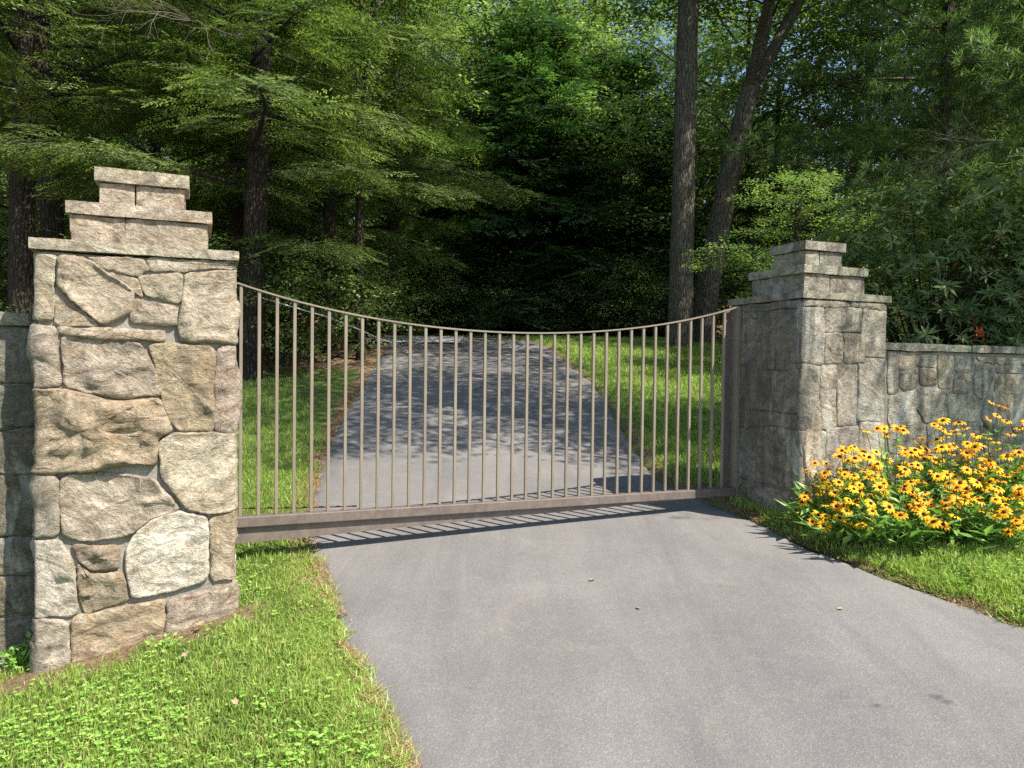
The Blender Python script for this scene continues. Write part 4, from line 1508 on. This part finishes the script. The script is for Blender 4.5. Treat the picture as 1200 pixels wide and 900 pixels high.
# woods behind
r_ = random.Random(77)
spots = []
for Y0, n_, dx in ((23, 13, 3.7), (28, 14, 4.4), (34, 14, 5.4), (43, 14, 7.0)):
    for k in range(n_):
        X = (k - (n_ - 1) / 2) * dx + r_.uniform(-1, 1)
        Y = Y0 + r_.uniform(-1.5, 1.5)
        if (Y0 == 23 and -5.0 < X < 5.5) or (Y0 in (28, 34, 43) and 0.12 < X / Y < 0.42 and k % 2):
            continue
        spots.append((X, Y))
for k, (X, Y) in enumerate(spots):
    kind = r_.choice(['hemlock', 'broad', 'pine', 'broad', 'hemlock', 'maple', 'broad'])
    s_ = r_.uniform(1.25, 1.6)
    var = r_.randrange(len(CROWN[kind]))
    tree('forest_tree', {'hemlock': 'dark hemlock deep in the woods', 'broad': 'green broadleaf tree deep in the woods', 'pine': 'dark pine deep in the woods', 'maple': 'pale-leaved maple deep in the woods'}[kind],
         'tree', X, Y, kind, var, r_.uniform(0.3, 1.6), (s_, s_, s_ * r_.uniform(1.0, 1.25)), r_.uniform(0, 6), 'b', (1, 1, 1.1), (r_.uniform(-.03, .03), 0), group={'hemlock': 'far hemlocks in the woods', 'broad': 'far broadleaf trees in the woods', 'pine': 'far pines in the woods', 'maple': 'far maples in the woods'}[kind])

# understorey
sh = [(-6.4, 12.9), (-5.2, 12.8), (-4.2, 13.3), (-3.5, 14.2), (-3.0, 16.0), (-5.0, 14.4), (-7.8, 13.2), (-9.6, 14), (-8.6, 18), (-6.6, 19.5), (-3.2, 18.2), (-4.8, 17.4), (-11.5, 15),
      (1.8, 21.2), (3.0, 21.6), (0.4, 22.4), (4.4, 20.8), (-0.9, 22.9), (5.8, 20.2), (-2.4, 20.9), (-4.0, 20.8), (7.2, 18.6), (6.3, 15.4), (7.6, 13.4), (5.4, 12.2), (6.2, 22.2), (8.8, 20.4)]
SHL = [('leafy green shrub at the far end of the left lawn, below the hemlocks', 'shrubs at the end of the left lawn'),
       ('dark leafy shrub beyond the crest of the driveway', 'shrubs beyond the crest'),
       ('leafy shrub among the trunks on the right, beyond the shady grass slope', 'shrubs beyond the right lawn')]
for k, (X, Y) in enumerate(sh):
    s_ = r_.uniform(0.85, 1.35)
    lb, gp = SHL[0 if (X < -2.8 and Y < 20) else 2 if X > 5 else 1]
    tree('understory_shrub', lb, 'shrub', X, Y, 'shrub', 0, 0.0, (s_, s_, s_), r_.uniform(0, 6), None, group=gp)

# far wood: one mass that closes the view
n = 90000
ang = rng.uniform(-1.2, 1.2, n)
dist = rng.uniform(56, 70, n)
X = np.sin(ang) * dist; Y = np.cos(ang) * dist
top = 25 - 10 * sm(0.1, 0.2, ang) * (1 - sm(0.42, 0.6, ang)) + 3 * np.sin(ang * 9) + 2.5 * np.sin(ang * 23 + 1) + 1.5 * np.sin(ang * 61)
z = rng.random(n) ** 0.9 * top + 3
D = rng.normal(0, 1, (n, 3)); D[:, 2] -= 0.3
Nn = rng.normal(0, 0.6, (n, 3)); Nn[:, 1] -= 0.6; Nn[:, 2] += 0.8
V, Q = leaves(np.stack([X, Y, z], 1), D, Nn, rng.uniform(0.5, 1.1, n), rng.uniform(0.35, 0.7, n))
fw = link('far_wood', mesh_np('far_wood', V, [Q], [M['broad']], None, False, np.repeat(rng.uniform(0, 0.6, n), 4)))
stuff(fw, 'distant mass of dark green woodland closing the view', 'woodland')

# rhododendron over the right wall
def rhodo(label, X, Y, W, D_, H, seed, n=900):
    rg = np.random.default_rng(seed)
    r = random.Random(seed)
    t_ = thing('rhododendron', label, 'shrub', (X, Y, gzxy(X, Y)))
    A = Acc()
    th = rg.uniform(0, 2 * math.pi, n); cz = rg.uniform(-0.3, 1, n)
    rr = rg.uniform(0.72, 1.0, n) * (1 + 0.16 * noise(np.stack([np.cos(th), np.sin(th), cz], 1), 2.3, seed))
    q = np.sqrt(1 - np.clip(cz, 0, 1) ** 2)
    P = np.stack([np.cos(th) * q * rr * W, np.sin(th) * q * rr * D_, (np.clip(cz, -.1, 1) * rr * 0.62 + 0.38 * rg.random(n) * q) * H], 1)
    P[:, 2] = np.maximum(P[:, 2], 0.25)
    dirs = P * [1 / W, 1 / D_, 0.6 / H] + rg.normal(0, 0.35, P.shape)
    upv = dirs / (np.linalg.norm(dirs, axis=1)[:, None]) * 0.8 + np.array([0, 0, 0.7])
    side = np.cross(upv, rg.normal(0, 1, P.shape))
    pick = rg.integers(0, 4, n)
    for k in range(4):
        m = pick == k
        V, Q, tn = place(whorl(r, (6, 9, 7, 10)[k]), P[m], side[m], upv[m], rg.uniform(0.085, 0.18, m.sum()), 0.1, rg, 0.1, 0.7)
        A.add(V, Q, tint=tn)
    for k in range(0, n, 14):
        e = P[k]
        V, Q = tube([(r.uniform(-.2, .2), r.uniform(-.2, .2), 0), e * [0.45, 0.45, 0.4], e * 0.97], [0.025, 0.015, 0.005], 4)
        A.add(V, Q, mat=1)
    link('crown', A.mesh('rhododendron_crown', [M['rhodo'], M['barkdark']]), t_)
    return t_


rhodo('large dark rhododendron rising over the right wall, next to the right pillar', 5.3, 9.4, 1.7, 1.4, 4.6, 5, 2200)
rhodo('taller rhododendron at the right edge above the coping', 7.8, 9.6, 2.1, 1.5, 5.6, 6, 2600)
rhodo('rhododendron hugging the back of the right wall under the red leaf', 6.6, 8.6, 1.7, 0.8, 2.1, 8, 900)


# bare dead twigs
def twigs(label, P0, seed, L=1.2, az=2.6, n=9):
    r = random.Random(seed)
    A = Acc()
    P0 = np.array(P0)

    def grow(p, d, ln, rad, depth):
        pts = [p]
        for k in range(4):
            d = d + np.array([r.uniform(-.25, .25) for _ in range(3)])
            d /= np.linalg.norm(d)
            pts.append(pts[-1] + d * ln / 4)
        V, Q = tube(np.array(pts) - P0, np.linspace(rad, rad * 0.45, 5), 4)
        A.add(V, Q)
        if depth:
            for q in range(4):
                f = r.uniform(0.3, 1)
                pp, dd = at(np.array(pts), f)
                nd = dd / np.linalg.norm(dd) + np.array([r.uniform(-.9, .9) for _ in range(3)])
                grow(pp, nd / np.linalg.norm(nd), ln * 0.55, rad * 0.55, depth - 1)
    for k in range(n):
        a_ = az + r.uniform(-0.7, 0.7)
        grow(P0, np.array([math.cos(a_), math.sin(a_) * 0.5, r.uniform(-0.2, 0.35)]), L * r.uniform(0.6, 1), 0.006, 2)
    o = link('dead_branch', A.mesh('dead_branch', [M['deadtwig']]), None, tuple(P0))
    tag(o, label, 'branch')


twigs('tangle of bare grey twigs above the rhododendron', lean_pt(1175, 165, 9.0), 3, 1.0, 3.0, 6)
twigs('bare dead twigs hanging among the hemlock boughs above the sunlit pillar', lean_pt(225, 25, 10.0), 4, 1.3, 4.6, 8)
twigs('small bare twig poking from the boughs at the upper left edge', lean_pt(95, -10, 9.5), 6, 0.9, 4.9, 3)

# pale wire behind the gate, from the slim tree down to the lawn
wp = [lean_pt(284, 342, 12.35), lean_pt(330, 356, 12.5), lean_pt(385, 372, 12.8), lean_pt(420, 386, 13.5), lean_pt(445, 397, 14.2), lean_pt(462, 402.5, 15.0), lean_pt(478, 412, 15.6)]
wp[-1][2] = gzxy(wp[-1][0], wp[-1][1])
wp = np.array(wp)
V, Q = tube(wp - wp[-1], 0.014, 6)
w_ = link('guy_wire', Acc().add(V, Q).mesh('guy_wire', [M['wire']], True), None, tuple(wp[-1]))
tag(w_, 'thin pale wire slanting down to the lawn behind the left end of the gate', 'wire')


# ------------------------------------------------------------------ grass
def blades(name, label, n, region, hlo, hhi, wid, mat, seed, segs=2, tlo=0.15, thi=0.75, lean=0.5, clump=0.0, stretch=1.0):
    """region: (t0, t1, s0, s1, mask(t, s, X, Y) -> keep probability)"""
    rg = np.random.default_rng(seed)
    t0, t1, s0, s1, mask = region
    t_ = rg.uniform(t0, t1, n); s_ = rg.uniform(s0, s1, n)
    X, Y = xy(t_, s_)
    keep = rg.random(n) < mask(t_, s_, X, Y)
    X, Y, t_, s_ = X[keep], Y[keep], t_[keep], s_[keep]
    n = len(X)
    Z = lawn_z(X, Y) - 0.004
    pn = noise(np.stack([X, Y, X * 0], 1), 3.0, seed) * 0.5 + noise(np.stack([X, Y, X * 0], 1), 11.0, seed + 1) * 0.5
    h = rg.uniform(hlo, hhi, n) * (1 + 0.45 * pn)
    a = rg.uniform(0, 2 * math.pi, n)
    ln = np.abs(rg.normal(0.35, lean, n)) + 0.1
    d = np.stack([np.cos(a), np.sin(a)], 1)
    b = rg.uniform(0, 2 * math.pi, n)
    sd = np.stack([np.cos(b), np.sin(b)], 1)
    w = wid * rg.uniform(0.6, 1.3, n)
    P = np.stack([X, Y, Z], 1)
    S3 = np.concatenate([sd, np.zeros((n, 1))], 1) * w[:, None] / 2
    m = P + np.concatenate([d * (0.35 * ln * h)[:, None], (0.6 * h)[:, None]], 1)
    tip = P + np.concatenate([d * (ln * h)[:, None], (h * np.clip(1.05 - 0.3 * ln, 0.25, 1))[:, None]], 1)
    tn = np.clip(rg.uniform(tlo, thi, n) + 0.22 * pn, 0, 0.9)
    pn2 = noise(np.stack([X, Y, X * 0], 1), 0.9, seed + 7)
    tn = np.clip(tn + 0.15 * pn2, 0, 0.9)
    tn = np.where(rg.random(n) < 0.07 + 0.06 * pn, 1.0, tn)
    if segs == 2:
        V = np.stack([P - S3, P + S3, m + S3 * 0.8, m - S3 * 0.8, tip], 1).reshape(-1, 3)
        k = np.arange(n)[:, None] * 5
        me = mesh_np(name, V, [k + [[0, 1, 2, 3]], k + [[3, 2, 4]]], [mat], None, False, np.repeat(tn, 5))
    else:
        V = np.stack([P - S3, P + S3, tip], 1).reshape(-1, 3)
        k = np.arange(n)[:, None] * 3
        me = mesh_np(name, V, [k + [[0, 1, 2]]], [mat], None, False, np.repeat(tn, 3))
    o = link(name, me)
    return stuff(o, label, 'grass')


def edge_fade(t, s, side, w=0.1):
    e = (t_left(s) - t) if side < 0 else (t - t_right(s))
    X, Y = xy(t, s)
    nz = noise(np.stack([X, Y, X * 0], 1), 7.0, 50) * 0.1 + noise(np.stack([X, Y, X * 0], 1), 2.3, 51) * 0.09 + noise(np.stack([X, Y, X * 0], 1), 19.0, 52) * 0.05
    return sm(-0.06, w * 0.6, e + nz) * (e > -0.03)


def m_lfg(t, s, X, Y):
    k = edge_fade(t, s, -1, 0.14)
    inp = (t > LP_T - 0.02) & (t < LP_T + LP_W + 0.02) & (s > LP_S - 0.05)
    foot_ = (t > LP_T - 0.25) & (t < LP_T + LP_W + 0.1) & (s > LP_S - 0.17 + 0.05 * np.sin(t * 17) + 0.03 * np.sin(t * 41))
    wl = (s > 4.78)
    dens = np.clip(1.5 - 0.22 * s, 0.35, 1)
    return k * dens * (~inp) * np.where(foot_ & (s < LP_S + 0.02), 0.12, 1) * np.where(wl & (t < LP_T), 0, 1)


blades('lawn_grass', 'bright green mown grass in front of the sunlit pillar', 217000, (-3.2, 0.75, 0.8, 5.3, m_lfg), 0.024, 0.052, 0.0055, M['grass'], 1)


def m_lbg(t, s, X, Y):
    k = edge_fade(t, s, -1, 0.15)
    far = 1 - sm(12.6, 13.8, Y + 0.25 * (X + 3) + 0.6 * noise(np.stack([X, Y, X * 0], 1), 0.8, 3))
    return k * far * (X > -5.5) * np.clip(1.6 - 0.1 * s, 0.4, 1)


blades('lawn_grass', 'sunny grass strip behind the left end of the gate', 110000, (-3.5, 1.4, 5.3, 13, m_lbg), 0.035, 0.075, 0.011, M['grass'], 2, 1)


def m_rfg(t, s, X, Y):
    k = edge_fade(t, s, 1, 0.1)
    inp = (t > RP_T - 0.02) & (t < RP_T + RP_W + 0.02) & (s > RP_S - 0.03)
    return k * (~inp) * np.where((s > 4.93) & (t > 5), 0, 1)


blades('lawn_grass', 'grass verge in front of the yellow flowers', 120000, (3.6, 7.6, 1.6, 5.5, m_rfg), 0.03, 0.07, 0.008, M['grass'], 3)


def m_rbg(t, s, X, Y):
    k = edge_fade(t, s, 1, 0.12)
    wd = 1 - sm(2.9, 3.8, X - 0.28 * (Y - 7)) * (Y < 11)
    far = 1 - sm(19.2, 20.6, Y + 0.5 * noise(np.stack([X, Y, X * 0], 1), 0.7, 3))
    return k * far * wd * (X < 9) * np.clip(1.5 - 0.055 * s, 0.3, 1)


blades('lawn_grass', 'shady grass slope right of the driveway behind the gate', 170000, (3.2, 11, 5.45, 20, m_rbg), 0.04, 0.09, 0.017, M['grass'], 4, 1)


def edge_straw(name, label, side, n, s0, s1, seed, mat, hlo=0.012, hhi=0.04, wid=0.004, spread=0.07, mean=0.04):
    rg = np.random.default_rng(seed)
    s_ = s0 + (s1 - s0) * rg.random(n) ** 1.3
    e = rg.normal(mean, spread, n)
    t_ = t_left(s_) - e if side < 0 else t_right(s_) + e
    X, Y = xy(t_, s_)
    P3 = np.stack([X, Y, X * 0], 1)
    keep = (noise(P3, 4.0, seed) + 0.5 * noise(P3, 13.0, seed + 1) > -0.35) & (e > -0.09)
    X, Y, e = X[keep], Y[keep], e[keep]
    n = len(X)
    Z = np.where(e > 0.01, lawn_z(X, Y) - 0.002, np.maximum(base_z(X, Y) + 0.013, lawn_z(X, Y)))
    a = rg.uniform(0, 2 * math.pi, n)
    h = rg.uniform(hlo, hhi, n)
    out = rg.uniform(0.4, 1.4, n) * h
    d = np.stack([np.cos(a), np.sin(a)], 1)
    w = wid * rg.uniform(0.6, 1.3, n)
    S3 = np.stack([-d[:, 1] * w / 2, d[:, 0] * w / 2, np.zeros(n)], 1)
    P = np.stack([X, Y, Z], 1)
    tip = P + np.concatenate([d * out[:, None], (h * rg.uniform(0.05, 0.6, n))[:, None]], 1)
    k = np.arange(n)[:, None] * 3
    me = mesh_np(name, np.stack([P - S3, P + S3, tip], 1).reshape(-1, 3), [k + [[0, 1, 2]]], [mat], None, False, np.repeat(rg.random(n), 3))
    return stuff(link(name, me), label, 'grass')


edge_straw('dry_grass', 'dry straw along the left edge of the driveway in front of the gate', -1, 42000, 1.0, 5.3, 5, M['straw'])
edge_straw('dry_grass', 'dry straw along the left edge of the driveway behind the gate', -1, 12000, 5.4, 12, 6, M['straw'], wid=0.008)
edge_straw('dry_grass', 'dry straw along the right edge of the driveway below the flowers', 1, 26000, 1.4, 5.3, 7, M['straw'], spread=0.045, mean=0.02, wid=0.005)
edge_straw('ragged_grass', 'ragged green blades leaning over the left edge of the driveway', -1, 16000, 1.0, 5.4, 8, M['grass'], 0.03, 0.075, 0.006, 0.07, 0.06)
edge_straw('ragged_grass', 'ragged green blades leaning over the right edge of the driveway', 1, 12000, 1.4, 5.3, 9, M['grass'], 0.03, 0.075, 0.007, 0.05, 0.04)


# clover and broad weed leaves in the near lawn
def weeds(name, label, n, region, mat, seed, rlo, rhi, hlo, hhi):
    rg = np.random.default_rng(seed)
    t0, t1, s0, s1, mask = region
    t_ = rg.uniform(t0, t1, n); s_ = rg.uniform(s0, s1, n)
    X, Y = xy(t_, s_)
    P3 = np.stack([X, Y, X * 0], 1)
    cl = sm(0.05, 0.4, noise(P3, 1.6, seed) + 0.4 * noise(P3, 6, seed + 2))
    keep = rg.random(n) < mask(t_, s_, X, Y) * (0.12 + 0.88 * cl)
    X, Y = X[keep], Y[keep]
    n = len(X)
    Z = lawn_z(X, Y) + rg.uniform(hlo, hhi, n)
    V, F = [], []
    L = rg.uniform(rlo, rhi, n)
    P = np.repeat(np.stack([X, Y, Z], 1), 3, axis=0)
    a = (rg.uniform(0, 6.28, n)[:, None] + np.array([0, 2.09, 4.19])).ravel()
    D = np.stack([np.cos(a), np.sin(a), rg.uniform(-.1, .25, 3 * n)], 1)
    Nn = np.stack([rg.normal(0, .25, 3 * n), rg.normal(0, .25, 3 * n), np.ones(3 * n)], 1)
    V, Q = leaves(P, D, Nn, np.repeat(L, 3), np.repeat(L * 0.95, 3), 0.1)
    tn = np.repeat(np.repeat(rg.uniform(0.1, 0.9, n), 3), 4)
    return stuff(link(name, mesh_np(name, V, [Q], [mat], None, False, tn)), label, 'weeds')


weeds('clover', 'patches of bright green clover in the near lawn by the sunlit pillar', 30000, (-3.2, 0.75, 0.8, 5.3, m_lfg), M['clover'], 9, 0.008, 0.017, 0.012, 0.045)
weeds('clover', 'clover along the verge in front of the yellow flowers', 9000, (3.6, 7.6, 1.6, 5.5, m_rfg), M['clover'], 10, 0.01, 0.02, 0.02, 0.05)


# small weed at the foot of the left wall
def low_plant(label, X, Y, seed, n=60, r0=0.12, L=0.045, H=0.14):
    rg = np.random.default_rng(seed)
    P = np.stack([rg.normal(0, r0 / 2, n), rg.normal(0, r0 / 2, n), rg.uniform(0.02, H, n)], 1)
    D = np.concatenate([P[:, :2] * 6 + rg.normal(0, .5, (n, 2)), rg.uniform(-.2, .4, (n, 1))], 1)
    Nn = np.stack([rg.normal(0, .3, n), rg.normal(0, .3, n), np.ones(n)], 1)
    V, Q = leaves(P, D, Nn, rg.uniform(0.6, 1.2, n) * L, L * 0.65)
    A = Acc().add(V, Q, tint=np.repeat(rg.uniform(0.1, .9, n), 4))
    for k in range(0, n):
        V, Q = tube([(0, 0, -0.01), P[k] * 0.5, P[k]], 0.0018, 3)
        A.add(V, Q)
    o = link('weed', A.mesh('weed', [M['clover']]), None, (X, Y, gzxy(X, Y)))
    tag(o, label, 'weed')


x_, y_ = to_ground(22, 782, lawn_z)
low_plant('leafy green weed at the foot of the low wall beside the sunlit pillar', x_, y_, 3)
x_, y_ = to_ground(200, 757, lawn_z)
low_plant('small weed rosette touching the base of the sunlit pillar', x_, y_ - 0.03, 4, 30, 0.1, 0.03, 0.06)


# fallen leaves
def fallen(X, Y, seed, size, label, onroad=False):
    r = random.Random(seed)
    z = (float(base_z(np.float64(X), np.float64(Y))) + 0.016) if onroad else gzxy(X, Y) + 0.045
    n = 14
    V = []
    for k in range(n):
        a = 2 * math.pi * k / n
        rr = size * (0.5 + 0.5 * abs(math.cos(a * 2.5)) * r.uniform(0.7, 1)) * (1.25 if k == 0 else 1)
        V.append((rr * math.cos(a), rr * math.sin(a) * 0.7, 0.003 + 0.14 * abs(rr * math.sin(a)) + r.uniform(0, 0.002)))
    V.append((0, 0, 0.003))
    T = [(k, (k + 1) % n, n) for k in range(n)]
    A = Acc().add(V, T=T, tint=r.uniform(0.2, 0.9))
    V, Q = tube([(size * 1.1, 0, 0.005), (size * 1.7, 0.004, 0.003)], 0.0012, 3)
    A.add(V, Q)
    o = link('fallen_leaf', A.mesh('fallen_leaf', [M['dead']]), None, (X, Y, z))
    o.rotation_euler = (0 if onroad else r.uniform(-.5, .5), 0 if onroad else r.uniform(-.5, .5), r.uniform(0, 6))
    tag(o, label, 'leaf', 'fallen leaves')


for k, (a, b, s_, lab) in enumerate([(218, 779, 0.035, 'curled tan leaf lying alone in the lawn below the sunlit pillar'),
                                     (236, 741, 0.03, 'brown leaf against the soil at the right foot of the sunlit pillar'),
                                     (225, 748, 0.026, 'reddish brown leaf left of another at the right foot of the pillar'),
                                     (276, 838, 0.022, 'pale yellow leaf in the near lawn')]):
    x_, y_ = to_ground(a, b, lawn_z)
    fallen(x_, y_, k, s_, lab)
for k, (a, b, s_, lab) in enumerate([(694, 684, 0.03, 'small pale leaf on the asphalt in the middle of the driveway'),
                                     (748, 717, 0.022, 'tiny leaf scrap on the asphalt just right of the pale leaf'),
                                     (985, 717, 0.022, 'yellowish leaf on the asphalt toward the right verge')]):
    x_, y_ = to_ground(a, b)
    fallen(x_, y_, 20 + k, s_, lab, True)


# ------------------------------------------------------------------ yellow coneflowers
def head_mesh(seed):
    r = random.Random(seed)
    A = Acc()
    n = 12
    for k in range(n):
        a = 2 * math.pi * (k + r.uniform(-.2, .2)) / n
        L = 0.034 * r.uniform(0.85, 1.12)
        w = 0.0115
        dr_ = r.uniform(-0.5, -0.05)
        c, s_ = math.cos(a), math.sin(a)
        pts = []
        for (f, ww, zz) in ((0.0, 0.45, 0), (0.5, 1.0, 0.004), (0.85, 0.8, 0.002 + dr_ * 0.012), (1.0, 0.15, dr_ * 0.022)):
            rr = 0.008 + L * f
            for sd in (-1, 1):
                pts.append((c * rr - s_ * sd * w * ww / 2, s_ * rr + c * sd * w * ww / 2, zz))
        Q = [(0, 1, 3, 2), (2, 3, 5, 4), (4, 5, 7, 6)]
        A.add(pts, Q, tint=np.repeat([0.0, 0.5, 1.0, 1.0], 2))
    return A.mesh('petals', [M['petal']])


def cone_mesh():
    V, Q = [], []
    rs_ = [(0.011, 0.0), (0.0115, 0.005), (0.009, 0.010), (0.004, 0.013)]
    for rr, zz in rs_:
        for k in range(8):
            V.append((rr * math.cos(k * math.pi / 4), rr * math.sin(k * math.pi / 4), zz))
    for i in range(3):
        for k in range(8):
            Q.append((i * 8 + k, i * 8 + (k + 1) % 8, (i + 1) * 8 + (k + 1) % 8, (i + 1) * 8 + k))
    V.append((0, 0, 0.0135))
    T = [(24 + k, 24 + (k + 1) % 8, 32) for k in range(8)]
    return Acc().add(V, Q, T).mesh('flower_cone', [M['cone']], True)


HEADS = [head_mesh(k) for k in range(4)]
CONE = cone_mesh()


def coneflower(label, X, Y, seed, nh, spread, hgt, group='yellow coneflowers along the right wall', big=1.0):
    r = random.Random(seed)
    rg = np.random.default_rng(seed)
    t_ = thing('coneflower_plant', label, 'flower', (X, Y, gzxy(X, Y)), group)
    A = Acc()
    tips = []
    nh = int(nh * 1.3)
    for k in range(nh):
        a = r.uniform(0, 6.28)
        f = r.random() ** 0.55
        x, y = math.cos(a) * spread * f, math.sin(a) * spread * f
        z = hgt * (1.0 - 0.45 * f * f) * r.uniform(0.5, 1.1)
        tips.append((x, y, z))
        b = (x * 0.25, y * 0.25, 0)
        mid_ = (x * 0.62, y * 0.62, z * 0.55)
        V, Q = tube(_smooth([b, mid_, (x, y, z)], 6), 0.0028, 3)
        A.add(V, Q, tint=0.4)
        # leaves up the stem
        for q in range(5):
            g = r.uniform(0.1, 0.85)
            p = np.array([x * (0.25 + 0.75 * g), y * (0.25 + 0.75 * g), z * g])
            aa = r.uniform(0, 6.28)
            V, Q = leaves([p], [(math.cos(aa), math.sin(aa), r.uniform(-.1, .6))], [(r.uniform(-.3, .3), r.uniform(-.3, .3), 1)], 0.12 * (1.15 - 0.6 * g) * r.uniform(0.8, 1.2), 0.038, 0.2)
            A.add(V, Q, tint=r.uniform(0.1, 0.9))
    for q in range(60):
        aa = r.uniform(0, 6.28)
        rr = spread * r.random() ** 0.6
        p = np.array([math.cos(aa) * rr, math.sin(aa) * rr, r.uniform(0.02, 0.3 * hgt / 0.6)])
        ab = aa + r.uniform(-1, 1)
        V, Q = leaves([p], [(math.cos(ab), math.sin(ab), r.uniform(-.2, 1.0))], [(r.uniform(-.4, .4), r.uniform(-.4, .4), 1)], r.uniform(0.12, 0.22), r.uniform(0.035, 0.055), 0.2)
        A.add(V, Q, tint=r.uniform(0.0, 0.9))
    link('foliage', A.mesh('coneflower_foliage', [M['susan']]), t_)
    for (x, y, z) in tips:
        h = link('flower_head', HEADS[r.randrange(4)], t_, (x, y, z))
        s_ = r.uniform(0.8, 1.25) * big
        h.scale = (s_, s_, s_)
        h.rotation_euler = (r.uniform(-0.1, 0.9), r.uniform(-0.45, 0.45), r.uniform(-0.6, 0.6))
        link('flower_cone', CONE, h)
    return t_


FL = [  # px, py of the clump's base, heads, spread, height
    (958, 620, 12, 0.18, 0.40, 'smallest yellow coneflower clump, at the front corner of the right pillar'),
    (990, 612, 30, 0.32, 0.66, 'yellow coneflower clump in front of the right pillar'),
    (992, 640, 18, 0.24, 0.36, 'low yellow coneflower clump spilling toward the driveway edge'),
    (1048, 608, 34, 0.34, 0.84, 'tall yellow coneflower clump where the right pillar meets the wall'),
    (1050, 640, 26, 0.32, 0.56, 'dense yellow coneflower clump in the middle of the bed'),
    (1105, 608, 36, 0.36, 0.76, 'brightest yellow coneflower clump under the dark wall stone'),
    (1115, 638, 28, 0.32, 0.56, 'knee-high yellow coneflower clump in front of the brightest clump'),
    (1165, 640, 28, 0.32, 0.46, 'yellow coneflower clump at the front right of the bed'),
    (1160, 602, 30, 0.34, 0.92, 'tallest yellow coneflower clump near the right edge of the bed'),
    (1205, 618, 28, 0.34, 0.78, 'coneflower clump at the right edge of the photo, half out of frame'),
]
for k, (a, b, nh, sp, hg, lab) in enumerate(FL):
    hg *= 0.9
    x_, y_ = to_ground(a, b, lawn_z)
    coneflower(lab, x_, y_, 200 + k, nh, sp, hg)

# red leaf sprig above the wall coping
p_ = lean_pt(1152, 391, 7.9)
rg = np.random.default_rng(5)
n = 12
V, Q = leaves(rg.normal(0, 0.03, (n, 3)), rg.normal(0, 1, (n, 3)), rg.normal(0, 1, (n, 3)), 0.09, 0.035)
o = link('red_leaf_sprig', Acc().add(V, Q, tint=np.repeat(rg.random(n), 4)).mesh('red_leaf_sprig', [M['redleaf']]), None, tuple(p_))
tag(o, 'small sprig of red leaves just above the right wall coping', 'leaf')
